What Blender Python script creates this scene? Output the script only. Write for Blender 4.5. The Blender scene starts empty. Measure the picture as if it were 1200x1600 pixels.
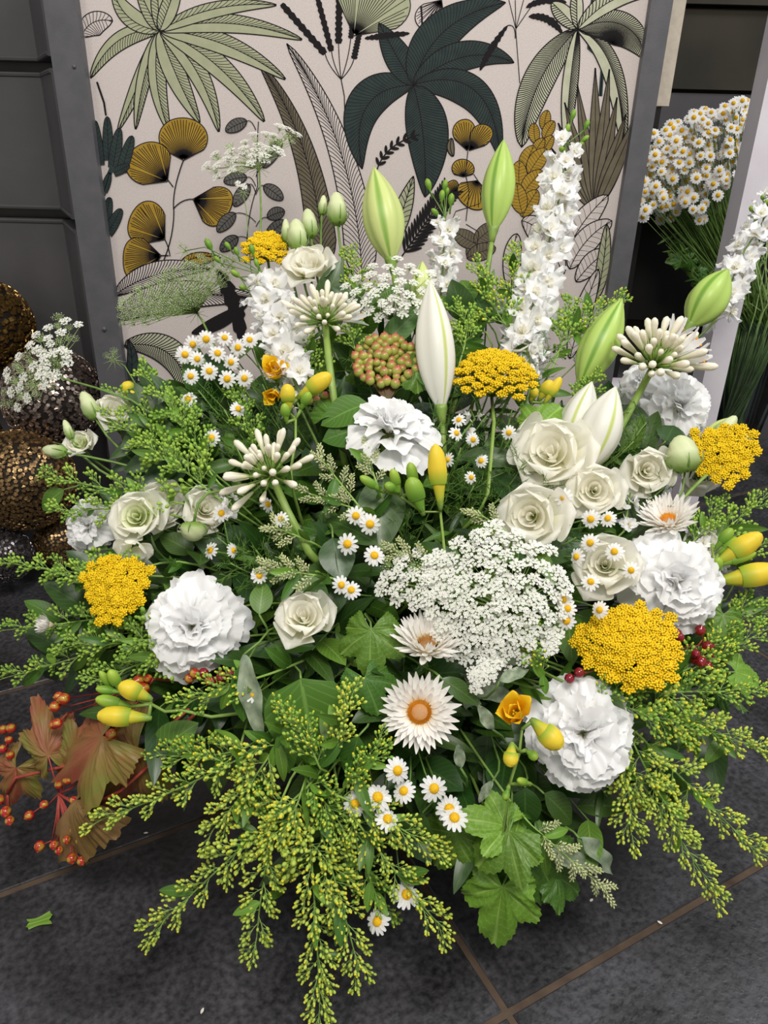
import bpy, math, random
from math import sin, cos, pi, radians, sqrt, atan2
from mathutils import Vector, Matrix, Quaternion
from mathutils import noise as mnoise
random.seed(7)
sc = bpy.context.scene
col = sc.collection
R_ = random.Random(11)
U = R_.uniform

# ---------------------------------------------------------------- camera
F = 1202.0
CAM = Vector((0, 0, 0.85))
MC = Matrix.Rotation(radians(63.4), 3, 'X') @ Matrix.Rotation(radians(1.5), 3, 'Z')
cd = bpy.data.cameras.new('camera')
cam = bpy.data.objects.new('camera', cd)
col.objects.link(cam)
cam.matrix_world = Matrix.Translation(CAM) @ MC.to_4x4()
cd.sensor_fit = 'HORIZONTAL'
cd.sensor_width = 36
cd.lens = 36 * F / 1200
cd.clip_start = 0.02
sc.camera = cam

# ---------------------------------------------------------------- world, lights, exposure
w = bpy.data.worlds.new('world')
sc.world = w
w.use_nodes = True
w.node_tree.nodes['Background'].inputs[0].default_value = (1.0, 0.98, 0.95, 1)
w.node_tree.nodes['Background'].inputs[1].default_value = 0.36


def area(name, loc, tgt, sx, sy, power, colr):
    l = bpy.data.lights.new(name, 'AREA')
    l.shape = 'RECTANGLE'
    l.size = sx
    l.size_y = sy
    l.energy = power
    l.color = colr
    o = bpy.data.objects.new(name, l)
    col.objects.link(o)
    o.location = loc
    o.rotation_euler = (Vector(tgt) - Vector(loc)).to_track_quat('-Z', 'Y').to_euler()
    return o


area('ceiling_light', (0.25, -0.45, 2.55), (0.0, 0.95, 0.3), 0.8, 0.6, 38, (1.0, 0.96, 0.90))
area('ceiling_light', (-1.5, -0.5, 2.7), (-0.1, 1.0, 0.3), 0.6, 0.6, 10, (1.0, 0.96, 0.90))
area('ceiling_light', (1.7, 1.0, 2.7), (0.9, 1.7, 0.1), 0.6, 0.6, 26, (0.94, 0.96, 1.0))
sc.view_settings.view_transform = 'Standard'
sc.view_settings.look = 'None'
sc.view_settings.gamma = 1
sc.view_settings.use_curve_mapping = False
sc.view_settings.exposure = 0.30

# ---------------------------------------------------------------- helpers


def P(px, py, z):
    return CAM + MC @ Vector(((px - 600) * z / F, -(py - 800) * z / F, -z))


def onY(px, py, Y):
    d = MC @ Vector(((px - 600) / F, -(py - 800) / F, -1))
    return CAM + d * (Y / d.y)


def onFloor(px, py, h=0.0):
    d = MC @ Vector(((px - 600) / F, -(py - 800) / F, -1))
    return CAM + d * ((h - CAM.z) / d.z)


ZT = [(100, 1.15), (300, 1.08), (500, 1.0), (700, .90), (900, .82), (1100, .78), (1300, .785), (1400, .795), (1500, .815), (1600, .80)]


def ZS(px, py):
    y = min(max(py, 100), 1600)
    for (a, za), (b, zb) in zip(ZT, ZT[1:]):
        if y <= b:
            z = za + (zb - za) * (y - a) / (b - a)
            break
    return z + 0.10 * ((px - 600) / 600) ** 2


def S(px, py, dz=0.0):
    """point of the arrangement's outer surface"""
    return P(px, py, ZS(px, py) + dz)


def face(p, nx, ny):
    """direction that leans nx to the right and ny up of the line of sight"""
    t = (CAM - p).normalized()
    r = MC @ Vector((1, 0, 0))
    u = t.cross(r).normalized()
    r = u.cross(t)
    s = nx * nx + ny * ny
    nz = sqrt(max(0.0, 1 - s)) if s < 1 else 0.0
    return (r * nx + u * ny + t * nz).normalized()


def frame(p, n, spin=0.0, s=1.0):
    n = n.normalized()
    a = Vector((0, 0, 1)) if abs(n.z) < .95 else Vector((0, 1, 0))
    x = a.cross(n).normalized()
    y = n.cross(x)
    m = Matrix((x, y, n)).transposed().to_4x4()
    return Matrix.Translation(p) @ m @ Matrix.Rotation(spin, 4, 'Z') @ Matrix.Scale(s, 4)


def frameY(p, d, n, s=1.0):
    """local +Y along d, +Z near n"""
    d = d.normalized()
    x = d.cross(n)
    if x.length < 1e-4:
        x = d.cross(Vector((0.3, 0.5, 0.8)))
    x.normalize()
    z = x.cross(d)
    return Matrix.Translation(p) @ Matrix((x, d, z)).transposed().to_4x4() @ Matrix.Scale(s, 4)


def lin(c):
    return tuple(((v / 255) / 12.92 if v / 255 <= .04045 else (((v / 255) + .055) / 1.055) ** 2.4) for v in c) + (1,)


# ---------------------------------------------------------------- materials
MATS = {}


def mat(name, c1, c2=None, rough=.5, spec=.5, trans=0.0, scale=60, vary=.0, metal=0, bump=0, kind='noise', bscale=200, tint=None, coords='Object', thr=(.35, .65)):
    m = bpy.data.materials.new(name)
    m.use_nodes = True
    nt = m.node_tree
    N, L = nt.nodes, nt.links
    b = N['Principled BSDF']
    out = N['Material Output']
    b.inputs['Roughness'].default_value = rough
    b.inputs['Metallic'].default_value = metal
    b.inputs['Specular IOR Level'].default_value = spec
    c2 = c2 or c1
    tc = N.new('ShaderNodeTexCoord')
    src = tc.outputs[coords]
    ra = N.new('ShaderNodeMix')
    ra.data_type = 'RGBA'
    ra.inputs[6].default_value = lin(c1)
    ra.inputs[7].default_value = lin(c2)
    if kind == 'noise':
        n = N.new('ShaderNodeTexNoise')
        n.inputs['Scale'].default_value = scale
        n.inputs['Detail'].default_value = 5
        L.new(src, n.inputs['Vector'])
        mr = N.new('ShaderNodeMapRange')
        mr.inputs[1].default_value, mr.inputs[2].default_value = thr
        L.new(n.outputs['Fac'], mr.inputs[0])
        L.new(mr.outputs[0], ra.inputs[0])
    elif kind in ('ubase', 'vein', 'stripe3', 'stripe'):
        sp = N.new('ShaderNodeSeparateXYZ')
        L.new(tc.outputs['UV'], sp.inputs[0])
        if kind == 'ubase':      # along the petal
            mr = N.new('ShaderNodeMapRange')
            mr.inputs[1].default_value, mr.inputs[2].default_value = thr
            L.new(sp.outputs[1], mr.inputs[0])
            L.new(mr.outputs[0], ra.inputs[0])
        elif kind == 'vein':     # midrib + side veins
            e = "a"
            ab = N.new('ShaderNodeMath'); ab.operation = 'SUBTRACT'; ab.inputs[1].default_value = .5
            L.new(sp.outputs[0], ab.inputs[0])
            a2 = N.new('ShaderNodeMath'); a2.operation = 'ABSOLUTE'
            L.new(ab.outputs[0], a2.inputs[0])
            k = N.new('ShaderNodeMath'); k.operation = 'MULTIPLY_ADD'; k.inputs[1].default_value = -.55
            L.new(a2.outputs[0], k.inputs[0]); L.new(sp.outputs[1], k.inputs[2])
            k2 = N.new('ShaderNodeMath'); k2.operation = 'MULTIPLY'; k2.inputs[1].default_value = 58
            L.new(k.outputs[0], k2.inputs[0])
            sn = N.new('ShaderNodeMath'); sn.operation = 'SINE'; L.new(k2.outputs[0], sn.inputs[0])
            m1 = N.new('ShaderNodeMapRange'); m1.inputs[1].default_value = .8; m1.inputs[2].default_value = 1.0
            m1.inputs[4].default_value = .45
            L.new(sn.outputs[0], m1.inputs[0])
            m2 = N.new('ShaderNodeMapRange'); m2.inputs[1].default_value = .035; m2.inputs[2].default_value = .012
            m2.inputs[4].default_value = .8
            L.new(a2.outputs[0], m2.inputs[0])
            mx = N.new('ShaderNodeMath'); mx.operation = 'MAXIMUM'
            L.new(m1.outputs[0], mx.inputs[0]); L.new(m2.outputs[0], mx.inputs[1])
            L.new(mx.outputs[0], ra.inputs[0])
        else:
            k2 = N.new('ShaderNodeMath'); k2.operation = 'MULTIPLY'; k2.inputs[1].default_value = 2 * pi * (3 if kind == 'stripe3' else 8)
            L.new(sp.outputs[0], k2.inputs[0])
            sn = N.new('ShaderNodeMath'); sn.operation = 'COSINE'; L.new(k2.outputs[0], sn.inputs[0])
            m1 = N.new('ShaderNodeMapRange'); m1.inputs[1].default_value = thr[0]; m1.inputs[2].default_value = thr[1]
            L.new(sn.outputs[0], m1.inputs[0])
            L.new(m1.outputs[0], ra.inputs[0])
    colout = ra.outputs[2]
    if vary > 0:
        oi = N.new('ShaderNodeObjectInfo')
        hs = N.new('ShaderNodeHueSaturation')
        mr2 = N.new('ShaderNodeMapRange')
        mr2.inputs[3].default_value = 1 - vary
        mr2.inputs[4].default_value = 1 + vary
        L.new(oi.outputs['Random'], mr2.inputs[0])
        L.new(mr2.outputs[0], hs.inputs['Value'])
        mr3 = N.new('ShaderNodeMapRange')
        mr3.inputs[3].default_value = .5 + vary * .08
        mr3.inputs[4].default_value = .5 - vary * .08
        L.new(oi.outputs['Random'], mr3.inputs[0])
        L.new(mr3.outputs[0], hs.inputs['Hue'])
        L.new(colout, hs.inputs['Color'])
        colout = hs.outputs[0]
    L.new(colout, b.inputs['Base Color'])
    if bump:
        n2 = N.new('ShaderNodeTexNoise'); n2.inputs['Scale'].default_value = bscale; n2.inputs['Detail'].default_value = 6
        L.new(src, n2.inputs['Vector'])
        bp = N.new('ShaderNodeBump'); bp.inputs['Strength'].default_value = bump; bp.inputs['Distance'].default_value = .002
        L.new(n2.outputs['Fac'], bp.inputs['Height'])
        L.new(bp.outputs[0], b.inputs['Normal'])
    if trans:
        t = N.new('ShaderNodeBsdfTranslucent')
        L.new(colout, t.inputs['Color'])
        mx = N.new('ShaderNodeMixShader')
        mx.inputs[0].default_value = trans
        L.new(b.outputs[0], mx.inputs[1]); L.new(t.outputs[0], mx.inputs[2])
        L.new(mx.outputs[0], out.inputs[0])
    MATS[name] = m
    return m


mat('petal_white', (244, 240, 226), (250, 250, 250), .6, .15, .38, kind='ubase', thr=(.0, .5), vary=.02)
mat('petal_cream', (238, 236, 190), (252, 250, 240), .55, .2, .5, kind='ubase', thr=(.0, .35), vary=.03)
mat('petal_green', (206, 218, 148), (240, 243, 214), .55, .2, .38, kind='ubase', thr=(.1, .8), vary=.03)
mat('petal_paper', (238, 228, 196), (248, 245, 240), .45, .3, .3, kind='ubase', thr=(.0, .4), vary=.04)
mat('petal_yellow', (214, 186, 30), (240, 205, 36), .45, .3, .25, kind='ubase', thr=(.0, .6), vary=.05)
mat('bud_yellow', (150, 180, 56), (234, 210, 62), .42, .3, .22, kind='ubase', thr=(.02, .42), vary=.04)
mat('bud_green', (104, 148, 48), (150, 180, 62), .42, .35, .12, kind='ubase', thr=(.1, .9), vary=.12)
mat('bud_agapanthus', (196, 208, 130), (246, 240, 222), .45, .3, .2, kind='ubase', thr=(.36, .8), vary=.04)
mat('bud_lisianthus', (136, 168, 80), (218, 226, 178), .45, .3, .2, kind='ubase', thr=(.1, .6), vary=.04)
mat('lily_green', (176, 204, 104), (112, 156, 56), .4, .4, .12, kind='stripe3', thr=(.86, 1.0))
mat('lily_pale', (206, 218, 138), (138, 176, 78), .4, .4, .15, kind='stripe3', thr=(.8, 1.0))
mat('lily_white', (240, 239, 228), (200, 212, 120), .42, .35, .25, kind='stripe3', thr=(.93, 1.0))
mat('goldenrod_green', (128, 168, 60), (154, 188, 78), .5, .3, .1, vary=.14)
mat('goldenrod_lime', (166, 192, 74), (188, 206, 92), .5, .3, .1, vary=.1)
mat('goldenrod_yellow', (214, 210, 62), (232, 216, 52), .5, .3, .1, vary=.08)
mat('goldenrod_stem', (124, 160, 72), (144, 174, 90), .55, .3)
mat('stem', (96, 128, 58), (116, 146, 72), .45, .4, scale=80)
mat('stem_thick', (112, 142, 62), (136, 160, 78), .4, .4, scale=40)
mat('stem_vase', (128, 160, 88), (164, 190, 120), .4, .4, scale=40)
mat('stem_brown', (104, 60, 44), (84, 78, 44), .55, .3)
mat('stem_red', (156, 54, 50), (176, 84, 70), .45, .4)
mat('leaf_mid', (74, 112, 36), (114, 148, 68), .42, .4, .12, kind='vein', vary=.18)
mat('leaf_dark', (46, 76, 26), (74, 106, 46), .38, .5, .08, kind='vein', vary=.22)
mat('leaf_light', (108, 150, 50), (148, 182, 90), .45, .35, .2, kind='vein', vary=.1)
mat('leaf_grey', (104, 124, 100), (158, 166, 140), .5, .3, .1, kind='noise', scale=90, vary=.1)
mat('leaf_red', (158, 84, 66), (132, 132, 62), .45, .35, .2, kind='noise', scale=30, vary=.08)
mat('leaf_dry', (150, 118, 78), (108, 86, 46), .6, .2, .1, kind='noise', scale=40)
mat('leaf_fern', (78, 114, 38), (94, 134, 60), .5, .3, .05, vary=.15)
mat('floret_white', (236, 236, 226), (246, 246, 240), .6, .2, .2, vary=.02)
mat('umbel_green', (150, 178, 104), (176, 196, 130), .55, .3, .1)
mat('yarrow', (222, 184, 20), (238, 202, 34), .6, .2, .0, scale=300, vary=.03)
mat('yarrow_under', (134, 140, 62), (158, 158, 70), .6, .2, .0)
mat('disc_yellow', (222, 168, 20), (240, 192, 36), .6, .2, .0, scale=900, bump=.5, bscale=900)
mat('disc_orange', (226, 128, 16), (240, 164, 30), .6, .2, .0, scale=700, bump=.5, bscale=900)
mat('disc_brown', (150, 92, 40), (190, 140, 70), .6, .2, .0, scale=900)
mat('berry_green', (158, 168, 74), (170, 84, 70), .3, .5, .0, kind='ubase', thr=(.45, .85), vary=.12)
mat('berry_red', (176, 150, 50), (170, 40, 32), .2, .6, .0, kind='noise', scale=120, vary=.1, thr=(.38, .52))
mat('berry_dark', (110, 18, 24), (142, 28, 30), .15, .6, .0, vary=.1)
mat('petal_yellow_deep', (236, 170, 16), (244, 200, 34), .45, .3, .25, kind='ubase', thr=(.0, .5))
mat('privet_bud', (178, 190, 130), (208, 212, 164), .5, .3, .1, vary=.08)
mat('floral_foam', (22, 40, 22), (30, 52, 28), .9, .1)
mat('bowl', (20, 22, 20), (28, 30, 28), .5, .4)
mat('linen', (198, 188, 184), (210, 200, 196), .85, .1, scale=500, bump=.25, bscale=900)
mat('ink_black', (34, 31, 33), None, .8, .1)
mat('ink_sage', (160, 164, 134), (170, 172, 144), .8, .1, scale=60)
mat('ink_sage_pale', (176, 178, 152), (190, 190, 168), .8, .1, scale=60)
mat('ink_slate', (46, 58, 58), (54, 66, 64), .8, .1, scale=60)
mat('ink_ochre', (156, 124, 44), (170, 138, 56), .8, .1, scale=60)
mat('ink_brown', (100, 92, 76), (112, 104, 88), .8, .1, scale=60)
mat('ink_grey', (92, 90, 88), (104, 102, 98), .8, .1, scale=60)
mat('ink_cloth', (198, 188, 184), (206, 196, 192), .8, .1, scale=200)
mat('frame_grey', (84, 84, 88), (92, 91, 95), .45, .4, scale=30, bump=.1, bscale=400)
mat('frame_edge', (172, 162, 148), (184, 174, 160), .7, .2, scale=90)
mat('slatwall', (74, 72, 74), (82, 80, 82), .5, .35, scale=8, bump=.06, bscale=300)
mat('slot_metal', (60, 56, 40), (30, 28, 24), .4, .5, scale=10)
mat('wall_dark', (60, 56, 48), (48, 46, 40), .8, .2, scale=6)
mat('wall_black', (18, 17, 17), (24, 23, 22), .6, .3, scale=6)
mat('paint_white', (206, 200, 208), (216, 211, 216), .5, .3, scale=14, bump=.06, bscale=200)
mat('grout', (74, 62, 54), (92, 78, 66), .9, .1, scale=30)
mat('ball_core', (20, 16, 12), (30, 22, 16), .6, .3)
mat('chip_gold', (120, 92, 52), (176, 142, 84), .28, .5, metal=.9, scale=260)
mat('chip_bronze', (112, 88, 60), (164, 134, 92), .32, .5, metal=.85, scale=260)
mat('chip_pewter', (112, 98, 92), (168, 152, 142), .3, .5, metal=.9, scale=260)
mat('chip_black', (56, 52, 54), (120, 114, 116), .25, .5, metal=.8, scale=260)
mt = mat('tile', (30, 29, 31), (64, 63, 67), .42, .5, scale=9, bump=.7, bscale=85, coords='Object', thr=(.36, .66))
# slate mottling: finer second noise over the first
nt = mt.node_tree
n3 = nt.nodes.new('ShaderNodeTexNoise'); n3.inputs['Scale'].default_value = 130; n3.inputs['Detail'].default_value = 8
tcn = [n for n in nt.nodes if n.type == 'TEX_COORD'][0]
nt.links.new(tcn.outputs['Object'], n3.inputs['Vector'])
rr = nt.nodes.new('ShaderNodeMapRange'); rr.inputs[1].default_value = .3; rr.inputs[2].default_value = .7; rr.inputs[3].default_value = .3; rr.inputs[4].default_value = .62
nt.links.new(n3.outputs['Fac'], rr.inputs[0]); nt.links.new(rr.outputs[0], nt.nodes['Principled BSDF'].inputs['Roughness'])
hs = nt.nodes.new('ShaderNodeHueSaturation')
rv = nt.nodes.new('ShaderNodeMapRange'); rv.inputs[1].default_value = .35; rv.inputs[2].default_value = .7; rv.inputs[3].default_value = .62; rv.inputs[4].default_value = 1.4
nt.links.new(n3.outputs['Fac'], rv.inputs[0]); nt.links.new(rv.outputs[0], hs.inputs['Value'])
bs = nt.nodes['Principled BSDF'].inputs['Base Color']
nt.links.new(bs.links[0].from_socket, hs.inputs['Color']); nt.links.new(hs.outputs[0], bs)
# glass
g = bpy.data.materials.new('glass'); g.use_nodes = True
gn, gl = g.node_tree.nodes, g.node_tree.links
gt = gn.new('ShaderNodeBsdfTransparent'); gt.inputs[0].default_value = (.90, .95, .94, 1)
gg = gn.new('ShaderNodeBsdfGlossy'); gg.inputs['Roughness'].default_value = .04
gf = gn.new('ShaderNodeFresnel'); gf.inputs['IOR'].default_value = 1.5
gm = gn.new('ShaderNodeMixShader')
gl.new(gf.outputs[0], gm.inputs[0]); gl.new(gt.outputs[0], gm.inputs[1]); gl.new(gg.outputs[0], gm.inputs[2])
gl.new(gm.outputs[0], gn['Material Output'].inputs[0])
MATS['glass'] = g


# ---------------------------------------------------------------- mesh builder
class MB:
    def __init__(s):
        s.v, s.f, s.uv, s.mi, s.mats = [], [], [], [], []

    def m(s, name):
        if name not in s.mats:
            s.mats.append(name)
        return s.mats.index(name)

    def add(s, vs, fs, uvs, mname, M=None):
        k = len(s.v)
        if M is not None:
            vs = [M @ Vector(p) for p in vs]
        s.v.extend(tuple(p) for p in vs)
        s.uv.extend(uvs if uvs else [(0, 0)] * len(vs))
        mi = s.m(mname)
        for f in fs:
            s.f.append(tuple(i + k for i in f))
            s.mi.append(mi)
        return s

    def mesh(s, name, smooth=True):
        me = bpy.data.meshes.new(name)
        me.from_pydata(s.v, [], s.f)
        ul = me.uv_layers.new(name='UVMap')
        buf = []
        for f in s.f:
            for i in f:
                buf += [s.uv[i][0], s.uv[i][1]]
        ul.data.foreach_set('uv', buf)
        for mn in s.mats:
            me.materials.append(MATS[mn])
        me.polygons.foreach_set('material_index', s.mi)
        me.polygons.foreach_set('use_smooth', [smooth] * len(s.f))
        me.update()
        return me


def grid(fn, nu, nv):
    vs, fs, uv = [], [], []
    for i in range(nu + 1):
        for j in range(nv + 1):
            u = i / nu
            v = -1 + 2 * j / nv
            vs.append(fn(u, v))
            uv.append(((v + 1) / 2, u))
    for i in range(nu):
        for j in range(nv):
            a = i * (nv + 1) + j
            fs.append((a, a + 1, a + nv + 2, a + nv + 1))
    return vs, fs, uv


def lathe(prof, n, ridge=None, bend=0.0):
    """prof: (radius, height) pairs, axis +Y"""
    vs, fs, uv = [], [], []
    H = max(max(p[1] for p in prof), max(p[1] for p in prof) - min(p[1] for p in prof), 1e-6)
    for r, h in prof:
        for k in range(n):
            a = 2 * pi * k / n
            rr = r * (ridge(a) if ridge else 1)
            vs.append((rr * cos(a) , h, rr * sin(a) + bend * (h / H) ** 2 * H))
            uv.append((k / n, h / H if H else 0))
    m = len(prof)
    for i in range(m - 1):
        for k in range(n):
            a, b = i * n + k, i * n + (k + 1) % n
            fs.append((a, a + n, b + n, b))
    fs.append(tuple(range(n)))
    fs.append(tuple(reversed(range((m - 1) * n, m * n))))
    return vs, fs, uv


def tube(pts, r0, r1, n=6):
    pts = [Vector(p) for p in pts]
    vs, fs, uv = [], [], []
    m = len(pts)
    for i, p in enumerate(pts):
        t = (pts[min(i + 1, m - 1)] - pts[max(i - 1, 0)])
        t = t.normalized() if t.length > 1e-9 else Vector((0, 0, 1))
        a = Vector((0.13, 0.27, 1)).cross(t)
        if a.length < .05:
            a = Vector((1, 0, 0)).cross(t)
        a.normalize()
        b = t.cross(a)
        r = r0 + (r1 - r0) * i / (m - 1)
        for k in range(n):
            an = 2 * pi * k / n
            vs.append(tuple(p + (a * cos(an) + b * sin(an)) * r))
            uv.append((k / n, i / (m - 1)))
    for i in range(m - 1):
        for k in range(n):
            a, b = i * n + k, i * n + (k + 1) % n
            fs.append((a, b, b + n, a + n))
    fs.append(tuple(reversed(range(n))))
    fs.append(tuple(range((m - 1) * n, m * n)))
    return vs, fs, uv


def box(x0, x1, y0, y1, z0, z1):
    v = [(x, y, z) for x in (x0, x1) for y in (y0, y1) for z in (z0, z1)]
    f = [(0, 1, 3, 2), (4, 6, 7, 5), (0, 4, 5, 1), (2, 3, 7, 6), (0, 2, 6, 4), (1, 5, 7, 3)]
    return v, f, None


def bez(a, b, c, d, n=10):
    out = []
    for i in range(n + 1):
        t = i / n
        s = 1 - t
        out.append(a * s ** 3 + b * 3 * s * s * t + c * 3 * s * t * t + d * t ** 3)
    return out


def one(mname, *parts, smooth=True, name='m'):
    mb = MB()
    for p in parts:
        mb.add(*p, mname)
    return mb.mesh(name, smooth)


def ob(name, me, parent=None, M=None, kind=None, label=None):
    o = bpy.data.objects.new(name, me)
    col.objects.link(o)
    M = M if M is not None else Matrix.Identity(4)
    if parent is not None:
        o.parent = parent
        o.matrix_parent_inverse = ROOTINV(parent)
        o.matrix_basis = M
        RM[o.name] = M
    else:
        o.matrix_basis = M
        RM[o.name] = M
    if kind:
        o['kind'] = kind
    if label:
        o['label'] = label
    return o


RM = {}


def ROOTINV(p):
    return RM[p.name].inverted()


def root(name, loc, label, cat, group=None, kind=None):
    o = bpy.data.objects.new(name, None)
    col.objects.link(o)
    o.empty_display_size = .01
    o.matrix_basis = Matrix.Translation(loc)
    RM[o.name] = Matrix.Translation(loc)
    o['label'] = label
    o['category'] = cat
    if group:
        o['group'] = group
    return o


def tag(o, label, cat, group=None):
    o['label'] = label
    o['category'] = cat
    if group:
        o['group'] = group
    return o


# ---------------------------------------------------------------- setting: floor
fl = bpy.data.objects.new('floor', one('grout', box(-3, 3, -1, 4, -.03, -.0025), smooth=False, name='grout'))
col.objects.link(fl); fl['kind'] = 'structure'; RM['floor'] = Matrix.Identity(4)
O_ = onFloor(793, 1582)
ANG = radians(28.9)
TS = .402
ux, uy = Vector((cos(ANG), sin(ANG), 0)), Vector((-sin(ANG), cos(ANG), 0))
tilev = []
for k in range(2):
    mb = MB()
    h = TS / 2 - .0042
    g = TS - .0042
    b = .0015
    vs = [(-g, -h, -.012), (g, -h, -.012), (g, h, -.012), (-g, h, -.012), (-g, -h, -b), (g, -h, -b), (g, h, -b), (-g, h, -b),
          (-g + b, -h + b, 0), (g - b, -h + b, 0), (g - b, h - b, 0), (-g + b, h - b, 0)]
    fs = [(0, 3, 2, 1), (8, 9, 10, 11)]
    for i in range(4):
        j = (i + 1) % 4
        fs += [(i, j, j + 4, i + 4), (i + 4, j + 4, j + 8, i + 8)]
    mb.add(vs, fs, None, 'tile')
    tilev.append(mb.mesh('tile', False))
for i in range(-4, 5):
    for j in range(-6, 12):
        c = O_ + ux * (2 * i + 1) * TS + uy * (j + .5) * TS
        if c.y < .1 or c.y > 2.75 or abs(c.x) > 2.4:
            continue
        ob('tile', tilev[0], fl, Matrix.Translation((c.x, c.y, U(-.0004, .0004))) @ Matrix.Rotation(ANG, 4, 'Z'))

# ---------------------------------------------------------------- setting: walls
wl = bpy.data.objects.new('wall_left', one('wall_black', box(-2.2, -.74, 1.80, 1.86, 0, 2.3), smooth=False, name='wall'))
col.objects.link(wl); wl['kind'] = 'structure'; RM['wall_left'] = Matrix.Identity(4)
# slat boards with slots between them; each bends forward along its right end to meet the panel frame
cuts = []
for ya, yb in ((95, 112), (326, 341), (560, 575)):
    cuts.append((onY(10, ya, 1.70).z, onY(10, yb, 1.70).z))
zz = 2.3
bx0 = -2.2
c1 = onY(68, 150, 1.70).x
for zt, zb in cuts + [(.0, 0)]:
    mb = MB()
    z0, z1 = zt + .0, zz
    mb.add(*box(bx0, c1, 1.70, 1.80, z0, z1), 'slatwall')
    # slanted return
    x2 = onY(92, 150, 1.56).x
    vs = [(c1, 1.70, z0), (x2, 1.54, z0 - .0), (x2 + .1, 1.54, z0), (c1 + .1, 1.80, z0), (c1, 1.70, z1), (x2, 1.54, z1), (x2 + .1, 1.54, z1), (c1 + .1, 1.80, z1)]
    mb.add(vs, [(0, 3, 2, 1), (4, 5, 6, 7), (0, 1, 5, 4), (1, 2, 6, 5), (2, 3, 7, 6)], None, 'slatwall')
    # rounded lip along the slot
    mb.add(*tube([(bx0, 1.70, z0 + .004), (c1, 1.70, z0 + .004), (x2, 1.54, z0 + .004)], .004, .004, 6), 'slatwall')
    mb.add(*tube([(bx0, 1.70, z1 - .004), (c1, 1.70, z1 - .004), (x2, 1.54, z1 - .004)], .004, .004, 6), 'slatwall')
    ob('wall_panel', mb.mesh('wall_panel', False), wl)
    if zb > 0.01:
        ob('slot_channel', one('slot_metal', box(bx0, c1 + .02, 1.735, 1.80, zb, zt), smooth=False, name='slot'), wl)
    zz = zb if zb else 0

wb = bpy.data.objects.new('wall_back', one('wall_dark', box(-.75, 2.6, 2.40, 2.46, 0, 2.3), smooth=False, name='wall'))
col.objects.link(wb); wb['kind'] = 'structure'; RM['wall_back'] = Matrix.Identity(4)
Zc = lambda py: onY(1110, py, 2.36).z
ob('wall_panel', one('wall_dark', box(.5, 2.6, 2.36, 2.40, Zc(140), Zc(14)), smooth=False), wb)
ob('wall_panel', one('wall_dark', box(.5, 2.6, 2.34, 2.40, Zc(8), Zc(-60)), smooth=False), wb)
ob('wall_panel', one('slatwall', box(.5, 2.6, 2.37, 2.40, Zc(310), Zc(146)), smooth=False), wb)
ob('ledge', one('wall_dark', box(.5, 2.6, 2.30, 2.40, Zc(330), Zc(312)), smooth=False), wb)
ob('wall_panel', one('wall_black', box(.5, 2.6, 2.34, 2.40, Zc(500), Zc(334)), smooth=False), wb)
ob('baseboard_back', one('slatwall', box(.5, 2.6, 2.28, 2.40, 0, onY(1190, 592, 2.28).z), smooth=False), wb)

# ---------------------------------------------------------------- fabric panel with frame
PY = 1.45
pl = root('fabric_panel', (0, PY, 0), 'tall fabric panel printed with sage and slate palm leaves in a grey frame', 'panel')
A0, A1 = onY(128, 0, PY), onY(199, 600, PY)
B0, B1 = onY(1014, 0, PY), onY(944, 460, PY)
xl, xr = (A0.x + A1.x) / 2, (B0.x + B1.x) / 2
zt = 1.42
ob('canvas', one('linen', box(xl - .01, xr + .01, PY, PY + .03, .02, zt), smooth=False), pl)
fw, fr = .052, .034
yF = PY - .018
ob('frame_rail', one('frame_grey', box(xl - fw, xl, yF, PY + .09, 0, zt + .03), smooth=False), pl, label='dark grey left upright of the frame')
ob('frame_rail', one('frame_grey', box(xr, xr + fr, yF, PY + .09, 0, zt + .03), smooth=False), pl, label='grey right upright of the frame')
ob('frame_rail', one('frame_grey', box(xl, xr, yF, PY + .09, 0, .03), smooth=False), pl)
ob('edge_strip', one('frame_edge', box(xr + fr + .0005, xr + fr + .026, PY + .0, PY + .08, onY(1050, 166, PY).z, zt), smooth=False), pl, label='beige raw wood strip')
bk = root('storage_box', (onY(1005, 300, 2.2).x, 2.2, 0), 'black upright box behind the chamomile bunch, right of the grey frame', 'box')
ob('box_body', one('wall_black', box(onY(940, 200, 2.2).x, onY(1030, 190, 2.2).x, 2.2, 2.3, 0, onY(1010, 166, 2.2).z), smooth=False), bk)
ob('box_lid', one('wall_black', box(onY(938, 200, 2.2).x, onY(1032, 190, 2.2).x, 2.195, 2.3, onY(1010, 166, 2.2).z + .001, onY(1010, 160, 2.2).z), smooth=False), bk)
ob('screw', one('frame_grey', lathe([(.0045, 0), (.004, .003), (.001, .0035)], 8)), pl, frameY(onY(163, 514, yF), Vector((0, -1, 0)), Vector((0, 0, 1))))
ob('screw', one('frame_grey', lathe([(.003, 0), (.003, .002), (.001, .0025)], 8)), pl, frameY(onY(116, 104, yF), Vector((0, -1, 0)), Vector((0, 0, 1))))

# printed pattern: flat ink shapes lying on the cloth
pr = MB()
LAY = [0]


def pp(x, y, dl=0.0):
    q = onY(x, y, PY)
    q.x = min(max(q.x, xl + .0005), xr - .0005)
    q.z = min(max(q.z, .03), zt)
    q.y = PY - .0004 - LAY[0] * .00001 - dl * .3
    return q


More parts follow.
